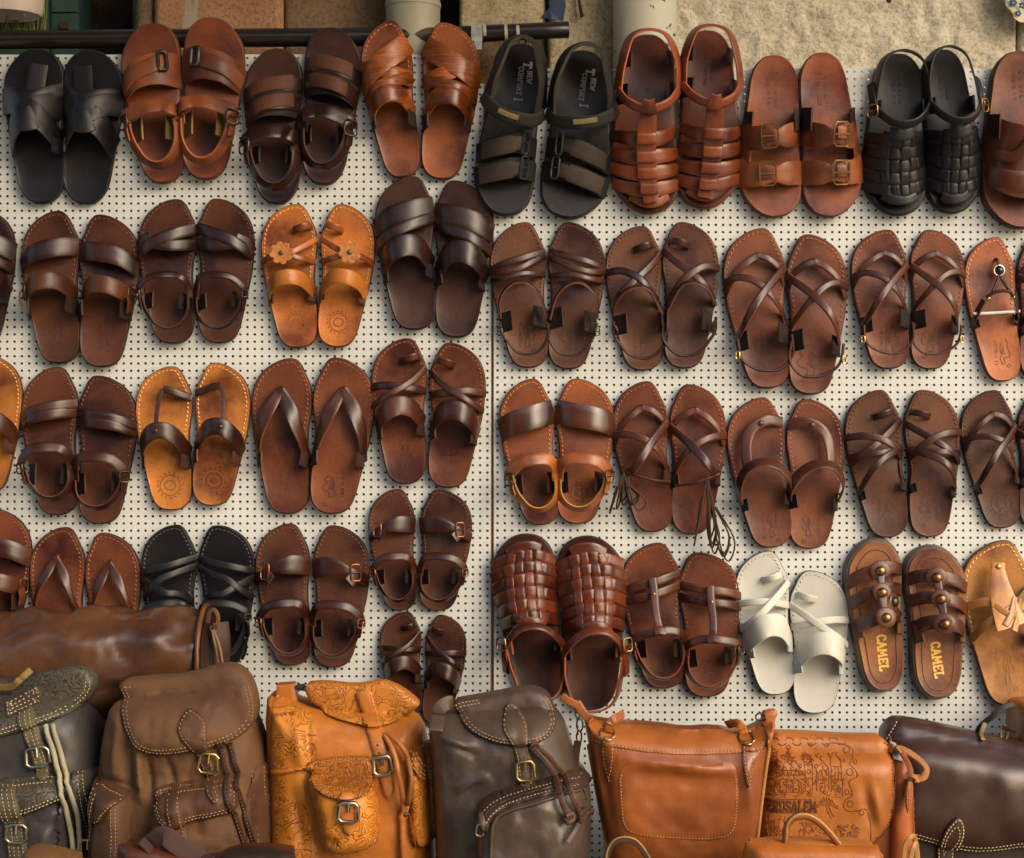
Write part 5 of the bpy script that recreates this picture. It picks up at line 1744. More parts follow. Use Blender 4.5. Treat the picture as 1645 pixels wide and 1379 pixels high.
ribbon_shape(pp, [Vector((.6, -.8, 0))]*len(pp), .03, .004).build('end_strap', leather((70, 40, 26), .5), duf)

# ---- dark tooled backpack at the left edge
b = Bag('backpack', 'dark olive tooled leather backpack with cream stitching at the left edge', .20, 'backpack', (50, 1490), GB)
LB = leather((76, 71, 70), .4, .35, .3); LB2 = leather((98, 88, 66), .55, .35, .4); LB3 = leather((82, 76, 66), .45, .35, .4, tool=48.0)
b.panel('body', [(-150,1140),(-60,1124),(60,1118),(125,1134),(150,1170),(160,1220),(160,1330),(158,1490),(-150,1490)], LB, .0, .07, 75, .07, 8, fn=wrinkle(.006, .02, 3))
b.panel('side_pocket', [(96,1245),(140,1240),(158,1260),(156,1340),(154,1420),(100,1420)], LB3, .002, .02, 25, .03, 6)
b.stitch([(122,1244),(128,1290),(138,1370)], T_CREAM); b.stitch([(128,1244),(136,1300),(144,1370)], T_CREAM)
fp = [(-60,1095),(-10,1108),(40,1092),(100,1078),(125,1083),(136,1102),(132,1126),(112,1146),(84,1160),(40,1172),(0,1186),(-60,1192)]
b.panel('flap', fp, LB3, .006, .01, 20, .035, 5)
for k in (6, 12): b.stitch(open_part(b.inset(fp, k), lambda x, y: y > 1104-.0*x and (x > 90 or y > 1130)), T_CREAM)
b.strap('carry_handle', [(-30,1112,.012),(5,1110,.02),(22,1096,.03),(34,1084,.02)], 11, leather((140, 112, 58), .6))
pk = [(-70,1262),(20,1252),(80,1248),(104,1262),(112,1300),(112,1400),(108,1470),(-70,1470)]
b.panel('front_pocket', pk, LB, .004, .03, 30, .045, 6, fn=wrinkle(.003, .03, 5))
pf = [(-70,1258),(20,1248),(85,1240),(108,1250),(112,1280),(96,1286),(60,1300),(10,1314),(-70,1322)]
b.panel('pocket_flap', pf, LB3, .005, .006, 14, .009, 5)
b.stitch(b.inset(pf, 5), T_CREAM, True); b.stitch(b.inset(pf, 10), T_CREAM, True)
st = [(4,1129),(46,1112),(58,1132),(46,1140),(54,1158),(70,1200),(82,1240),(78,1252),(62,1246),(50,1212),(32,1160),(24,1146),(10,1150)]
b.panel('buckle_strap', [(22,1140),(48,1132),(66,1185),(82,1240),(74,1253),(58,1246),(42,1190)], LB2, .005, .002, 8, .006, 4, 1)
b.stitch([(28,1142),(46,1190),(64,1245)], T_CREAM); b.stitch([(43,1137),(60,1186),(76,1238)], T_CREAM); b.stitch([(36,1140),(54,1188),(68,1228)], T_CREAM)
pl = [(2,1132),(44,1110),(57,1132),(12,1152)]
b.panel('strap_plate', pl, LB2, .005, .001, 5, .006, 4, 0); b.stitch(b.inset(pl, 3, 0), T_CREAM, True, smooth=False); b.stitch(b.inset(pl, 9, 0), T_CREAM, True, smooth=False, lenpx=4)
b.buckle(61, 1216, 37, 31, -.12, NICKEL, .0028)
b.panel('pocket_strap', [(2,1252),(32,1248),(46,1300),(54,1360),(52,1420),(26,1420),(22,1350),(12,1300)], LB2, .005, .002, 8, .006, 4, 1)
for dx in (0, 8, 16, 24):
    b.stitch([(6+dx,1256),(17+dx,1300),(27+dx*.9,1370)], T_CREAM)
b.buckle(37, 1331, 32, 28, .03, NICKEL, .0028)
cm = leather((178, 168, 140), .75, .15)
for dx in (0, 11):
    b.tube('drawstring', [(72+dx,1165,.012),(84+dx,1200,.014),(98+dx,1245,.02),(112+dx*1.2,1300,.016),(120+dx*.8,1362,.016),(121+dx*.8,1400,.016)], .0042, cm)
b.panel('cord_slide', [(110,1364),(126,1364),(126,1376),(110,1376)], cm, .012, .003, 5, .01, 4, 1)

# ---- brown suede backpack
b = Bag('backpack', 'brown suede backpack with cream stitched flap and brass buckle', .22, 'backpack', (280, 1490), GB)
LS = leather((108, 74, 46), .72, .3, .5, suede=.15); LS2 = leather((98, 64, 40), .6, .3, .5, suede=.1)
fn = total(wrinkle(.006, .016, 1), wrinkle(.002, .06, 5, (1, .5)), fold(205,1180,212,1285,-.014,9), fold(236,1212,246,1282,-.012,7), fold(222,1190,230,1290,.010,8), fold(186,1150,180,1250,.009,8), fold(270,1212,282,1262,-.008,6), fold(400,1180,418,1260,-.009,7), fold(160,1250,236,1272,-.006,6))
b.panel('body', [(180,1132),(230,1126),(300,1118),(360,1110),(388,1130),(408,1172),(424,1220),(432,1300),(432,1490),(150,1490),(150,1340),(158,1240),(168,1170)], LS, 0, .085, 80, .07, 4.5, fn=fn)
lp = [(134,1262),(146,1256),(188,1262),(213,1276),(216,1330),(216,1440),(140,1440)]
b.panel('side_pocket', lp, LS, .004, .05, 26, .07, 6)
lf = [(150,1252),(172,1256),(200,1264),(214,1275),(196,1282),(182,1296),(172,1312),(158,1316),(142,1308)]
b.panel('side_pocket_flap', lf, LS2, .005, .008, 12, .012, 4); b.stitch(b.inset(lf, 4), T_TAN, True, wpx=1.1)
b.stitch([(198,1290),(200,1340),(196,1400)], T_TAN, wpx=1.1); b.stitch([(192,1290),(193,1340),(189,1400)], T_TAN, wpx=1.1)
b.panel('side_strap', [(152,1262),(166,1262),(158,1310),(150,1345),(152,1400),(136,1400),(136,1345),(142,1310)], LS2, .004, .002, 6, .006, 4)
b.stitch([(155,1268),(146,1310),(140,1345)], T_TAN, wpx=1.1); b.stitch([(163,1268),(154,1310),(148,1345)], T_TAN, wpx=1.1)
b.buckle(144, 1362, 23, 30, .0, BRASS, .0022)
pk = [(246,1282),(290,1262),(380,1242),(400,1250),(408,1300),(412,1380),(412,1470),(246,1470),(246,1380)]
b.panel('front_pocket', pk, LS, .004, .045, 34, .06, 6, fn=wrinkle(.003, .03, 7))
b.panel('side_panel', [(396,1240),(424,1238),(430,1300),(430,1440),(404,1440)], LS2, .003, .012, 14, .02, 6)
b.stitch([(402,1246),(410,1320),(414,1376)], T_TAN, wpx=1.1); b.stitch([(416,1246),(422,1320),(424,1376)], T_TAN, wpx=1.1)
pf = [(246,1264),(280,1256),(330,1248),(384,1238),(390,1262),(390,1294),(360,1298),(320,1306),(292,1318),(272,1314),(258,1298)]
b.panel('pocket_flap', pf, LS2, .005, .008, 14, .010, 5); b.stitch(b.inset(pf, 5), T_TAN, True, wpx=1.1); b.stitch(b.inset(pf, 9.5), T_TAN, True, wpx=1.1)
b.panel('pocket_strap', [(274,1258),(298,1254),(308,1300),(318,1350),(316,1420),(294,1420),(294,1350),(284,1300)], LS2, .004, .002, 8, .006, 4, 1)
b.stitch([(279,1262),(290,1310),(298,1390)], T_TAN, wpx=1.1); b.stitch([(295,1258),(305,1305),(313,1390)], T_TAN, wpx=1.1)
b.buckle(304, 1354, 26, 12, .05, BRASS, .0022)
ff = [(170,1104),(230,1098),(290,1094),(335,1078),(366,1077),(388,1094),(400,1124),(404,1156),(396,1180),(360,1196),(310,1206),(262,1212),(234,1208),(212,1192),(198,1164),(184,1132)]
b.panel('flap', ff, LS, .008, .016, 30, .035, 5, fn=wrinkle(.003, .03, 2))
for k in (5, 11): b.stitch(open_part(b.inset(ff, k), lambda x, y: y > 1112 and (x < 230 or x > 370 or y > 1130)), T_TAN, wpx=1.1)
lf = [(304,1135),(320,1142),(334,1152),(338,1172),(338,1205),(346,1230),(356,1252),(366,1264),(362,1277),(350,1270),(334,1246),(322,1222),(312,1198),(298,1182),(291,1166),(294,1150)]
b.panel('buckle_strap', lf, LS2, .004, .002, 8, .006, 4, 1); b.stitch(b.inset(lf, 3, 1), T_TAN, True, wpx=1.1)
b.buckle(338, 1223, 30, 31, .12, BRASS, .0026)
b.hole(350, 1262); b.hole(340, 1232)
for dx in (0, 14):
    b.strap('drawstring', [(354+dx,1190,.006),(366+dx,1230,.012),(384+dx*.9,1290,.01),(396+dx*.8,1340,.008),(406+dx*.7,1400,.008)], 9, leather((82, 50, 36), .6))
    b.stitch([(354+dx,1190),(366+dx,1230),(384+dx*.9,1290),(396+dx*.8,1340),(404+dx*.7,1376)], T_TAN, lift=.016)

# ---- orange tooled backpack
b = Bag('backpack', 'bright orange tan tooled leather backpack with silver buckles', .19, 'backpack', (570, 1490), GB)
LO = leather((216, 136, 46), .42, .22, .3, tool=41.6); LOp = leather((212, 128, 50), .42, .2, .3); LOd = leather((206, 124, 36), .45, .25, .3, tool=48.0)
fn = total(wrinkle(.004, .018, 4), fold(474,1146,484,1240,.007,10), fold(488,1150,500,1236,-.008,7), fold(664,1164,690,1240,.007,10), fold(520,1176,600,1188,-.006,8), fold(470,1262,488,1372,-.006,8))
b.panel('body', [(425,1132),(436,1124),(470,1134),(500,1144),(560,1150),(640,1154),(668,1164),(682,1190),(690,1260),(694,1380),(692,1490),(432,1490),(430,1380),(428,1250)], LOp, 0, .07, 62, .07, 4.5, 1, fn=fn)
b.panel('tooled_side', [(427,1142),(462,1138),(505,1160),(508,1230),(486,1244),(490,1300),(512,1372),(512,1470),(434,1470),(430,1300)], LO, .0015, .002, 12, .006, 5, 1)
b.panel('side_seam', [(430,1243),(500,1229),(500,1234),(431,1250)], LOp, .004, .002, 4, .006, 3, 0)
b.panel('strap_anchor', [(434,1112),(462,1110),(468,1140),(434,1142)], LOp, .004, .0015, 6, .035, 4, 0)
b.text('SALE', 438, 1160, 11, leather((168, 92, 34), .5), -.05, .07, .001)
b.panel('right_pocket', [(652,1212),(676,1208),(700,1214),(712,1240),(714,1330),(704,1360),(676,1372),(660,1350)], LO, .004, .04, 24, .055, 5)
b.panel('right_pocket_flap', [(650,1206),(680,1204),(704,1216),(706,1264),(690,1262),(672,1250)], LOd, .004, .006, 10, .01, 4)
for k in range(4): b.stitch([(655+k*5,1212),(672+k*5,1240),(690+k*5,1258)], T_CREAM, lenpx=7, gap=.5, wpx=1.1)
ff = [(478,1110),(510,1106),(560,1112),(590,1108),(610,1104),(640,1116),(668,1138),(670,1146),(650,1160),(612,1170),(585,1170),(530,1158),(502,1146),(488,1134)]
b.panel('flap', ff, LO, .012, .006, 24, .035, 4, 1, fn=wrinkle(.0012, .03, 8))
b.panel('lining_gap', [(464,1112),(482,1110),(488,1122),(466,1120)], leather((60, 56, 52), .8), .004, .002, 4, .01, 3, 1)
pk = [(492,1240),(520,1250),(586,1258),(606,1276),(612,1330),(606,1358),(570,1372),(534,1372),(518,1352),(508,1300)]
b.panel('front_pocket', pk, LO, .006, .045, 26, .06, 5, fn=fold(525,1352,550,1340,-.01,8)); 
pf = [(488,1228),(520,1218),(570,1214),(600,1216),(600,1268),(576,1274),(540,1274),(514,1262),(502,1244)]
b.panel('pocket_flap', pf, LOd, .007, .008, 14, .01, 4, 1); b.stitch(b.inset(pf, 3, 1), T_TAN, True, wpx=1.2, lenpx=3)
b.stitch(b.inset(pk, 4), T_TAN, True, wpx=1.2, lenpx=3)
b.panel('pocket_tongue', [(548,1262),(576,1262),(576,1310),(570,1332),(560,1328),(552,1306)], LOp, .005, .002, 6, .006, 4, 1)
b.buckle(565, 1293, 31, 30, .05, NICKEL, .0034); b.hole(567, 1288)
lf = [(566,1118),(590,1112),(600,1150),(612,1172),(624,1200),(634,1260),(634,1276),(626,1287),(616,1276),(608,1240),(596,1196),(582,1164),(570,1136)]
b.panel('buckle_strap', lf, LOp, .005, .002, 7, .006, 4, 1); b.stitch(b.inset(lf, 2.5, 1), T_DARK, True, wpx=1.0, lenpx=2.5)
b.buckle(615, 1229, 29, 29, -.1, NICKEL, .0034); b.hole(606, 1198); b.hole(609, 1210)
cord = leather((206, 128, 62), .5)
b.tube('drawstring', [(618,1184,.01),(634,1210,.02),(645,1260,.022),(649,1302,.018)], .0042, cord)
b.tube('drawstring', [(620,1180,.012),(646,1198,.024),(662,1236,.024),(660,1270,.022),(653,1302,.018)], .0042, cord)
b.panel('cord_slide', [(641,1301),(658,1301),(668,1340),(670,1400),(644,1400),(643,1340)], LOp, .014, .004, 6, .016, 4, 1)
dome_shape(b.w(651, 1308, float(b.H(np.array([(651,1308)]))[0])), Vector((0,-1,0)), .0035, .002).build('rivet', DARKMETAL, b.root, 60)

# ---- grey brown backpack with zipped pocket
b = Bag('backpack', 'dark grey brown backpack with zipped front pocket and knotted cords', .25, 'backpack', (825, 1490), GB)
LG = leather((84, 70, 60), .38, .3, .3, coat=.2); LG2 = leather((92, 74, 62), .5, .3, .35)
fn = total(wrinkle(.006, .014, 6), wrinkle(.0015, .05, 8), fold(706,1176,756,1206,.009,8), fold(716,1196,770,1214,-.008,6), fold(730,1268,790,1240,.008,9), fold(736,1290,770,1256,-.006,6), fold(702,1180,712,1330,.006,9), fold(900,1180,926,1240,-.008,7))
b.panel('body', [(690,1156),(730,1154),(800,1146),(880,1142),(904,1164),(920,1206),(934,1260),(946,1340),(950,1490),(704,1490),(700,1380),(694,1260),(688,1180)], LG, 0, .085, 70, .07, 4.5, 2, fn=fn)
b.strap('shoulder_strap', [(700,1176,.012),(703,1150,.02),(716,1140,.016),(724,1140,.008)], 22, LG2)
b.stitch([(704,1146),(714,1142),(724,1142)], T_TAN)
pk = [(764,1300),(776,1282),(800,1270),(850,1258),(910,1244),(938,1252),(952,1272),(954,1340),(950,1470),(770,1470),(764,1380)]
b.panel('front_pocket', pk, LG, .004, .055, 30, .075, 6, 2, fn=wrinkle(.004, .018, 9))
zp = [(764,1300),(776,1280),(800,1266),(850,1254),(910,1240),(940,1248),(956,1266),(948,1276),(930,1262),(905,1258),(850,1270),(806,1284),(788,1300),(784,1322),(770,1322)]
b.panel('zip_welt', zp, leather((70, 50, 40), .5), .006, .004, 6, .008, 4, 1)
b.stitch([(768,1310),(778,1288),(802,1272),(850,1259),(908,1246),(938,1254)], T_TAN, wpx=1.4); b.stitch([(778,1316),(788,1294),(808,1279),(850,1265),(906,1253),(930,1258)], T_TAN, wpx=1.4)
b.tube('zip_teeth', [(772,1316,.002),(782,1292,.002),(805,1276,.002),(850,1262,.002),(908,1249,.002)], .0012, DARKMETAL)
b.tube('piping', [(790,1440,.003),(790,1340,.003),(794,1306,.004),(810,1290,.004),(850,1278,.004),(908,1264,.004),(936,1270,.004),(944,1290,.003)], .0026, LG2)
b.panel('zip_pull', [(770,1292),(780,1294),(782,1312),(776,1316),(770,1310)], NICKEL, .006, .002, 4, .004, 3, 1)
b.buckle(773, 1318, 12, 18, .2, NICKEL, .0014, prong=False)
ff = [(720,1138),(770,1130),(820,1120),(850,1114),(880,1122),(893,1146),(896,1166),(884,1184),(862,1192),(830,1196),(796,1192),(766,1182),(740,1164)]
b.panel('flap', ff, LG2, .008, .015, 28, .035, 5, 2, fn=wrinkle(.002, .03, 3))
for k in (4, 9): b.stitch(open_part(b.inset(ff, k), lambda x, y: y > 1126 and (x < 770 or x > 866 or y > 1150)), T_TAN, wpx=1.5)
lf = [(817,1136),(832,1144),(846,1158),(848,1180),(848,1200),(856,1222),(858,1252),(846,1262),(834,1256),(832,1230),(828,1206),(818,1184),(807,1168),(808,1150)]
b.panel('buckle_strap', lf, LG2, .004, .002, 8, .006, 4, 1); b.stitch(b.inset(lf, 2.5, 1), T_TAN, True, wpx=1.3)
b.buckle(844, 1235, 28, 31, -.05, BRASS, .0026); b.hole(841, 1214)
cg = leather((92, 62, 46), .5)
for pts, tw in (([(852,1196,.008),(874,1218,.016),(892,1246,.02),(902,1276,.018),(912,1300,.016)], 0), ([(856,1190,.008),(886,1216,.016),(908,1246,.02),(922,1278,.018),(932,1302,.016)], 1)):
    b.strap('drawstring', pts, 9, cg); b.stitch([(p[0], p[1]) for p in pts], T_TAN, lift=.022, wpx=1.3)
b.tube('knot', [(906,1294,.02),(916,1292,.02),(919,1300,.02),(909,1304,.02),(908,1298,.024)], .004, cg)
b.tube('knot', [(926,1298,.02),(938,1296,.02),(940,1304,.02),(930,1308,.02),(930,1300,.024)], .004, cg)
b.strap('cord_end', [(932,1304,.016),(922,1318,.016),(909,1335,.012)], 7, cg, n=8); b.strap('cord_end', [(934,1304,.016),(945,1312,.016),(957,1318,.012)], 7, cg, n=8)

# ---- tan tote
b = Bag('tote_bag', 'glossy tan leather tote bag with pointed tabs and metal rings', .24, 'tote bag', (1090, 1490), GB, front=.045)
LT = leather((160, 88, 40), .32, .3, .12, coat=.25); LT2 = leather((178, 104, 48), .34, .25, .25)
fn = total(wrinkle(.004, .012, 11), fold(1000,1222,1190,1238,.010,10), fold(1010,1250,1180,1262,-.004,14), fold(962,1190,985,1330,-.007,8), fold(1196,1214,1214,1330,.006,12), fold(1020,1178,1100,1196,-.004,7), fold(1120,1180,1190,1198,.004,8))
body = [(938,1156),(950,1164),(985,1170),(1060,1174),(1105,1182),(1150,1178),(1195,1186),(1225,1174),(1240,1160),(1246,1168),(1240,1200),(1226,1290),(1218,1379),(1214,1490),(980,1490),(976,1379),(958,1270),(946,1200)]
b.panel('body', body, LT, 0, .05, 48, .06, 4.5, 1, fn=fn)
b.panel('top_band', [(940,1160),(985,1170),(1060,1174),(1105,1181),(1150,1178),(1195,1186),(1236,1166),(1240,1196),(1230,1206),(1150,1212),(1060,1210),(960,1196),(948,1192)], LT2, .003, .002, 10, .006, 5, 1)
b.stitch([(952,1192),(1000,1199),(1060,1205),(1150,1207),(1230,1202)], T_TAN, wpx=1.3); b.stitch([(954,1198),(1000,1205),(1060,1211),(1150,1213),(1230,1208)], T_TAN, wpx=1.3)
pk = [(992,1222),(1060,1230),(1140,1228),(1184,1220),(1186,1300),(1180,1340),(1150,1350),(1090,1348),(1020,1342),(1000,1330),(996,1300)]
b.panel('slip_pocket', pk, LT, .0008, .0008, 6, .002, 6, 2); b.stitch(open_part(b.inset(pk, 3), lambda x, y: y > 1240), T_TAN, wpx=1.2, lenpx=3.5)
for (cx, y0, y1, tx) in ((976, 1188, 1260, 978), (1202, 1196, 1266, 1202)):
    tp = [(cx-9,y0-4),(cx+9,y0-4),(cx+10,y0+30),(tx+4,y1-12),(tx,y1),(tx-4,y1-12),(cx-10,y0+30)]
    b.panel('handle_tab', tp, LT, .004, .001, 5, .005, 4, 1); b.stitch(b.inset(tp, 2.5, 1), T_TAN, True, wpx=1.2)
    yr = y0-8
    b.tube('ring', [(cx+12*math.cos(a), yr+8*math.sin(a), .006) for a in np.linspace(0, 6.28, 14, endpoint=False)], .0016, BRASS, 28, closed=True)
    b.strap('handle_end', [(cx+2,yr-3,.008),(cx+6,yr-14,.016),(cx+16,yr-20,.012),(cx+30,yr-22,-.02)] if cx < 1000 else [(cx-2,yr-3,.008),(cx-6,yr-14,.016),(cx-14,yr-20,.012),(cx-26,yr-12,-.02)], 14, LT2, 12)
b.panel('corner_tab', [(1228,1152),(1250,1146),(1256,1150),(1248,1170),(1240,1200),(1232,1204),(1234,1176)], LT2, .01, .003, 6, .02, 4, 1)
b.tube('corner_ring', [(1226+7*math.cos(a), 1158+6*math.sin(a), .01) for a in np.linspace(0, 6.28, 12, endpoint=False)], .0014, DARKMETAL, 24, closed=True)
b.strap('corner_tab', [(904,1126,.0),(916,1134,.004),(930,1140,.006)], 12, LT2, 8)
b.strap('top_corner', [(928,1136,.0),(938,1152,.004),(950,1164,.01)], 14, LT2, 8)
for k, (x, y) in enumerate(((930,1152),(933,1172),(932,1192))):
    b.tube('clasp_link', [(x+(4 if k != 1 else 5)*math.cos(a), y+10*math.sin(a), .004*(k % 2)) for a in np.linspace(0, 6.28, 12, endpoint=False)], .0014, DARKMETAL, 24, closed=True)
b.strap('shoulder_strap', [(930,1198,.004),(926,1230,.004),(926,1300,.002),(930,1379,.002),(940,1450,.0)], 12, leather((70, 40, 26), .6))
b.tube('side_edge', [(946,1204,.004),(960,1280,.003),(978,1379,.003),(986,1440,.003)], .0022, leather((170, 118, 60), .5))
b.tube('side_edge', [(1238,1204,.004),(1226,1290,.003),(1216,1379,.003),(1212,1440,.003)], .0032, leather((186, 130, 66), .5))

# ---- embossed satchel
b = Bag('satchel', 'orange tan satchel embossed with a domed city and the word JERUSALEM', .19, 'satchel', (1340, 1490), GB, front=.045)
LJ = leather((186, 112, 48), .38, .22, .3); LJd = leather((168, 92, 42), .42, .2, .3); LJr = leather((164, 92, 40), .45, .2, .3)
b.panel('body', [(1218,1212),(1300,1212),(1440,1214),(1462,1222),(1470,1270),(1472,1379),(1472,1490),(1214,1490)], LJd, 0, .03, 30, .07, 7, 1)
b.panel('gusset', [(1440,1206),(1462,1214),(1470,1300),(1470,1470),(1430,1470),(1434,1300)], leather((178, 96, 50), .4), .002, .014, 12, .03, 6, 1)
b.panel('lining_edge', [(1436,1196),(1446,1200),(1450,1222),(1438,1222)], plain('grey_lining', (150, 146, 140), .9), .018, .001, 3, .01, 3, 0)
ff = [(1236,1184),(1300,1185),(1370,1190),(1438,1190),(1437,1240),(1436,1290),(1432,1320),(1420,1340),(1398,1362),(1370,1400),(1216,1400),(1216,1330),(1226,1250)]
fn = total(wrinkle(.003, .014, 14), fold(1385,1250,1400,1330,-.006,8), fold(1398,1260,1416,1330,.006,9))
b.panel('flap', ff, LJ, .012, .014, 26, .04, 5, 1, fn=fn)
b.stitch(open_part(b.inset(ff, 3.5, 1), lambda x, y: x > 1400 and y > 1196), T_DARK, wpx=1.6, lenpx=3.5)
b.tube('flap_edge', [(1439,1192,.0),(1439,1240,.0),(1438,1290,.0),(1433,1322,.0),(1420,1344,.0),(1398,1366,.0),(1372,1402,.0)], .0022, leather((120, 68, 40), .5), absolute=False)
R = []
def arc(cx, cy, r, a0, a1, ry=None, n=10):
    return [(cx+r*math.cos(math.radians(a0+(a1-a0)*k/n)), cy-(ry or r)*math.sin(math.radians(a0+(a1-a0)*k/n))) for k in range(n+1)]
# scrolled border with rings
for k in range(11):
    x = 1248+k*12
    if x < 1368: R.append(arc(x, 1194+(k % 2)*3, 6.5, 180 if k % 2 == 0 else 180, 0 if k % 2 == 0 else 360, 4))
for (x, y, r) in ((1306,1200,3),(1332,1201,3),(1364,1208,5),(1374,1224,3),(1363,1238,5),(1359,1270,4),(1364,1289,5),(1382,1303,4)):
    R.append(arc(x, y, r, 0, 360))
R.append(chaikin([(1340,1198),(1356,1198),(1376,1206),(1372,1220),(1362,1226),(1374,1236),(1376,1246),(1360,1252),(1366,1266),(1368,1276),(1356,1282),(1352,1294),(1362,1302),(1376,1300),(1388,1296),(1394,1308),(1398,1330),(1397,1352)], 2, False))
# the domed city
R += [arc(1270,1236,13,180,0,16), [(1270,1219),(1270,1206)], arc(1270,1204,3,0,360), [(1254,1236),(1286,1236)], [(1254,1243),(1286,1243)], [(1256,1236),(1256,1243)], [(1284,1236),(1284,1243)]]
for k in range(5): R.append([(1258+k*6,1236),(1258+k*6,1243)])
for k in range(4):
    R.append([(1252+k*10,1270),(1252+k*10,1254)]); R.append(arc(1257+k*10,1254,5,180,0)); R.append([(1250+k*10,1270),(1260+k*10,1270)])
R += [[(1292,1268),(1292,1222),(1298,1212),(1304,1222),(1304,1268)], [(1292,1228),(1304,1228)], arc(1298,1238,3,0,360), [(1292,1248),(1304,1248)], [(1310,1268),(1310,1232),(1322,1224),(1330,1232),(1330,1268)], arc(1320,1240,5,180,0), [(1310,1250),(1330,1250)], [(1316,1268),(1316,1256),(1324,1256),(1324,1268)],
      [(1334,1270),(1334,1222),(1343,1212),(1350,1222),(1350,1250)], [(1334,1230),(1350,1230)], [(1340,1230),(1340,1248)], [(1345,1230),(1345,1248)], [(1334,1250),(1352,1250),(1352,1278),(1334,1278)], arc(1343,1264,6,0,360)]
for (x, y) in ((1240,1206),(1246,1222),(1238,1238),(1242,1256),(1236,1268)):
    R.append(arc(x, y, 5, 0, 360)); R.append(arc(x+5, y+5, 5, 200, 20)); R.append([(x-4,y+6),(x+6,y+7)])
for k in range(14):
    x = 1232+(k*29) % 66; y = 1246+(k*17) % 26
    R.append([(x,y),(x+7,y),(x+7,y+6),(x,y+6)])
# palm and the lower scene
for k in range(9):
    a = math.radians(-10+k*25)
    R.append([(1326,1290),(1326+10*math.cos(a),1290-12*math.sin(a)),(1326+19*math.cos(a),1292-6*math.sin(a)+4)])
R += [[(1325,1290),(1328,1302),(1334,1312)], [(1329,1290),(1333,1302),(1339,1311)]]
rr = random.Random(5)
for k in range(70):
    x = 1228+rr.random()*40; y = 1306+rr.random()*50
    R.append([(x, y), (x+rr.uniform(-4,4), y+rr.uniform(3,9)), (x+rr.uniform(-6,6), y+rr.uniform(6,16))])
for k in range(46):
    x = 1282+rr.random()*46; y = 1318+rr.random()*36
    R.append([(x, y), (x+rr.uniform(-6,6), y+rr.uniform(2,8))])
for k in range(40):
    x = 1342+rr.random()*38; y = 1324+rr.random()*28
    R.append(arc(x, y, rr.uniform(2,4), rr.uniform(0,90), rr.uniform(180,320), n=5))
R += [[(1224,1281),(1300,1282),(1304,1302)], [(1224,1303),(1300,1304)]]
fl = [c for c in b.root.children if c.name.startswith('flap')][0]
for k in range(150):
    x = 1234+rr.random()*122; y = 1212+rr.random()*64
    R.append(arc(x, y, rr.uniform(1.6,3.6), rr.uniform(0,180), rr.uniform(200,360), n=5) if k % 3 else [(x,y),(x+rr.uniform(-5,5),y+rr.uniform(-5,5)),(x+rr.uniform(-7,7),y+4)])
b.relief('embossed_scene', R, LJr, .0010, fl)
b.text('JERUSALEM', 1222, 1301, 17.5, leather((126, 66, 30), .5), .012, .095, .0016, sx=.72, parent=fl)
b.strap('strap_loop', [(1446,1206,.02),(1464,1212,.024),(1484,1226,.03),(1492,1238,.034),(1486,1250,.036),(1474,1252,.034),(1462,1244,.03)], 12, leather((190, 126, 66), .5), twist=lambda t: Vector((math.cos(t*3.0-1.2)*.8, -.7, .4)))
b.strap('side_strap', [(1452,1206,.02),(1457,1224,.024),(1460,1242,.026)], 8, leather((160, 92, 46), .5), 10)
b.buckle(1460, 1246, 14, 8, -.5, NICKEL, .0014, prong=False)
sp = [(1451,1254),(1464,1250),(1466,1268),(1460,1290),(1455,1306),(1450,1290)]
b.panel('strap_tip', sp, LJd, .02, .002, 5, .006, 3, 1); b.stitch(b.inset(sp, 2, 1), T_TAN, True, wpx=1.1, lenpx=3)
b.strap('side_strap', [(1444,1379,.03),(1446,1352,.034),(1452,1338,.036),(1460,1336,.034),(1466,1350,.03),(1470,1390,.03)], 7, leather((190, 140, 84), .5))
b.strap('side_strap', [(1456,1372,.03),(1460,1354,.032),(1466,1350,.032),(1472,1366,.03),(1474,1400,.03)], 7, leather((190, 140, 84), .5))

# ---- dark brown flap bag
b = Bag('messenger_bag', 'large dark brown messenger bag with stitched leaf tab at right', .13, 'bag', (1560, 1490), GB, front=.045)
LM = leather((78, 54, 46), .32, .25, .2, coat=.2); LMd = leather((58, 40, 32), .45, .25, .3)
b.panel('body', [(1424,1214),(1440,1186),(1600,1206),(1760,1236),(1760,1490),(1424,1490)], LMd, 0, .03, 36, .06, 9, 1)
ff = [(1424,1188),(1442,1162),(1470,1162),(1540,1176),(1600,1190),(1645,1200),(1780,1216),(1780,1380),(1690,1372),(1650,1362),(1600,1370),(1560,1372),(1520,1364),(1470,1350),(1440,1340),(1420,1310)]
b.panel('flap', ff, LM, .008, .035, 70, .04, 7, 1, fn=total(wrinkle(.004, .01, 21), fold(1590,1230,1640,1340,.006,26)))
for k in (5, 11): b.stitch(open_part(b.inset(ff, k, 1), lambda x, y: y > 1300 or (x < 1452 and y < 1200)), T_CREAM, wpx=1.4)
b.stitch([(1446,1166),(1436,1180),(1430,1192)], T_CREAM, wpx=1.4)
lf = [(1532,1306),(1540,1314),(1544,1332),(1540,1354),(1534,1372),(1534,1420),(1508,1420),(1508,1376),(1507,1350),(1512,1330),(1522,1314)]
b.panel('leaf_tab', lf, LM, .006, .003, 8, .008, 4, 1); b.stitch(b.inset(lf, 2.5, 1), T_CREAM, True, wpx=1.5)
b.stitch([(1518,1374),(1513,1352),(1518,1334),(1530,1318),(1536,1334),(1532,1354),(1518,1374)], T_CREAM, wpx=1.4)
b.strap('shoulder_strap', [(1584,1186,-.01),(1590,1172,.0),(1604,1156,.012),(1620,1142,.012),(1640,1137,.008)], 9, leather((62, 50, 40), .6), twist=lambda t: Vector((-.5, -.8, .3)))
b.strap('strap_anchor', [(1583,1190,.012),(1587,1178,.012),(1592,1168,.008)], 7, leather((170, 142, 86), .6), 6)

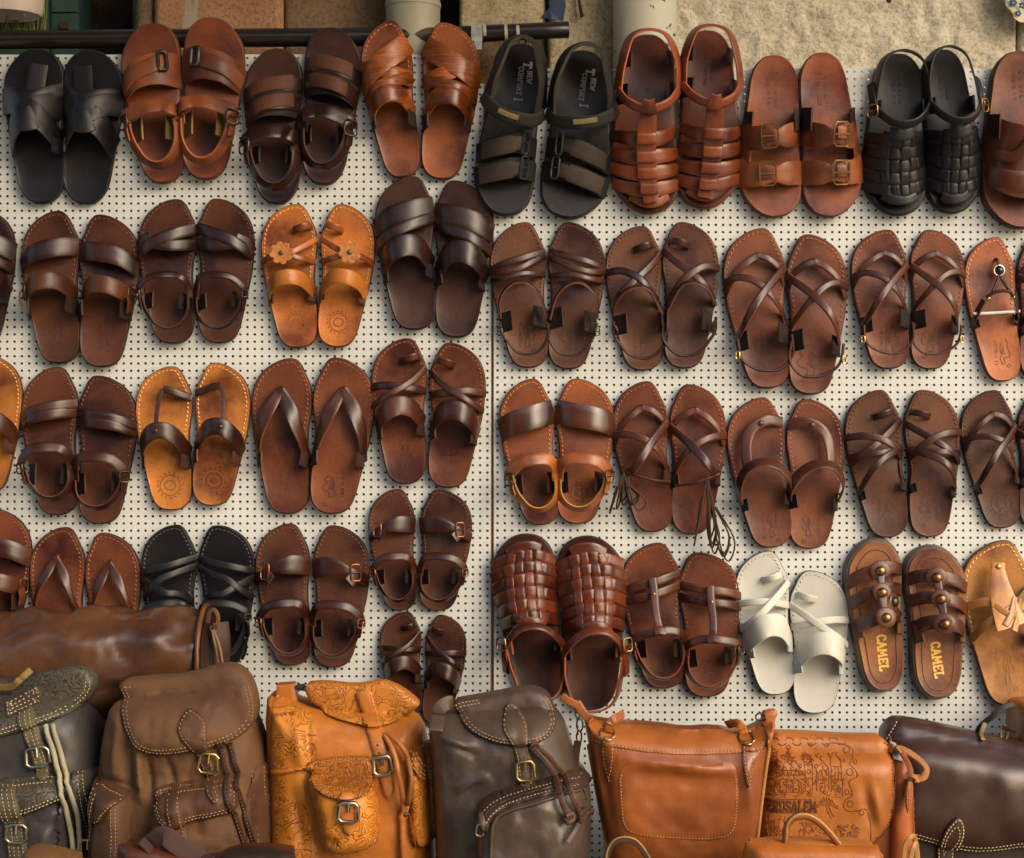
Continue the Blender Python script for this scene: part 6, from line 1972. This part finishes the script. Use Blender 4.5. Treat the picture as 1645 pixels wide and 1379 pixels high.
# ---- tan bag at the right edge
b = Bag('handbag', 'tan leather bag cut off by the right edge above the dark bag', .10, 'bag', (1680, 1200), GB, front=.045)
b.panel('body', [(1632,1140),(1650,1132),(1760,1130),(1760,1320),(1632,1320)], LT2, 0, .04, 30, .06, 7, 1, fn=wrinkle(.003, .02, 30))
b.tube('ring', [(1623+6*math.cos(a), 1183+12*math.sin(a), .01) for a in np.linspace(0, 6.28, 12, endpoint=False)], .0016, BRASS, 24, closed=True)
b.strap('ring_tab', [(1620,1174,.012),(1630,1176,.016),(1640,1180,.02)], 8, leather((70, 46, 32), .5), 6)

# ---- things along the bottom edge, nearer to the camera
b = Bag('briefcase', 'orange leather briefcase with arched handle in the bottom right foreground', .40, 'briefcase', (1310, 1700), GB, front=.012)
b.panel('body', [(1192,1358),(1260,1354),(1360,1354),(1420,1362),(1426,1420),(1426,1690),(1190,1690)], LJ, 0, .02, 26, .03, 8, 1)
b.panel('flap', [(1190,1356),(1230,1354),(1300,1358),(1380,1360),(1424,1362),(1424,1520),(1190,1520)], leather((200, 116, 40), .36, .2, .3), .004, .008, 14, .008, 7, 1)
hp = [(1262,1362,.004),(1264,1344,.006),(1266,1326,.008),(1278,1314,.01),(1296,1312,.01),(1316,1322,.01),(1334,1340,.008),(1350,1360,.004)]
b.tube('handle', hp, .0055, LJr, absolute=True, n=40)
b.tube('handle_edge', [(x, y-3.5, z+.004) for x, y, z in hp], .0022, leather((206, 150, 84), .5), absolute=True, n=40)
b = Bag('handbag', 'brown bag with stitched loop handle at the bottom edge below the tote', .42, 'bag', (1030, 1700), GB, front=.012)
b.panel('body', [(940,1400),(1000,1394),(1120,1392),(1180,1400),(1184,1690),(936,1690)], leather((110, 64, 38), .4), 0, .02, 30, .03, 9, 1)
hp = [(974,1396,.0),(976,1374,.004),(986,1356,.008),(1002,1350,.01),(1020,1354,.01),(1034,1368,.008),(1046,1388,.0)]
b.strap('handle', hp, 10, leather((74, 50, 36), .5), absolute=True, n=40); b.tube('handle_edge', [(x, y-5, z+.002) for x, y, z in hp], .0016, leather((186, 146, 92), .5), absolute=True, n=40)
b = Bag('messenger_bag', 'dark red brown bag with wide folded strap at the bottom left edge', .42, 'bag', (310, 1700), GB, front=.012)
LQ = leather((88, 46, 28), .36, .3, .3)
b.panel('body', [(186,1358),(240,1356),(300,1374),(340,1384),(370,1366),(440,1364),(476,1374),(480,1690),(184,1690)], LQ, 0, .02, 24, .03, 7, 1)
b.panel('flap', [(184,1362),(200,1356),(250,1360),(310,1376),(350,1388),(350,1500),(184,1500)], leather((102, 54, 30), .34, .3, .3), .005, .006, 12, .008, 6, 1)
b.panel('rear_flap', [(352,1378),(372,1364),(440,1364),(480,1376),(480,1500),(352,1500)], leather((46, 28, 22), .45), .005, .006, 12, .008, 6, 1)
b.strap('shoulder_strap', [(236,1362,.006),(252,1348,.012),(266,1342,.016),(284,1356,.016),(312,1374,.012),(345,1390,.008)], 30, leather((72, 46, 42), .75), twist=lambda t: Vector((.25, -.9, .3)))
b = Bag('handbag', 'tan suede bag corner in the bottom left foreground', .42, 'bag', (80, 1700), GB, front=.012)
b.panel('body', [(30,1382),(38,1368),(58,1364),(100,1374),(128,1384),(132,1690),(24,1690)], leather((118, 80, 40), .8, .3, .5, suede=.1), 0, .02, 24, .03, 7, 1)
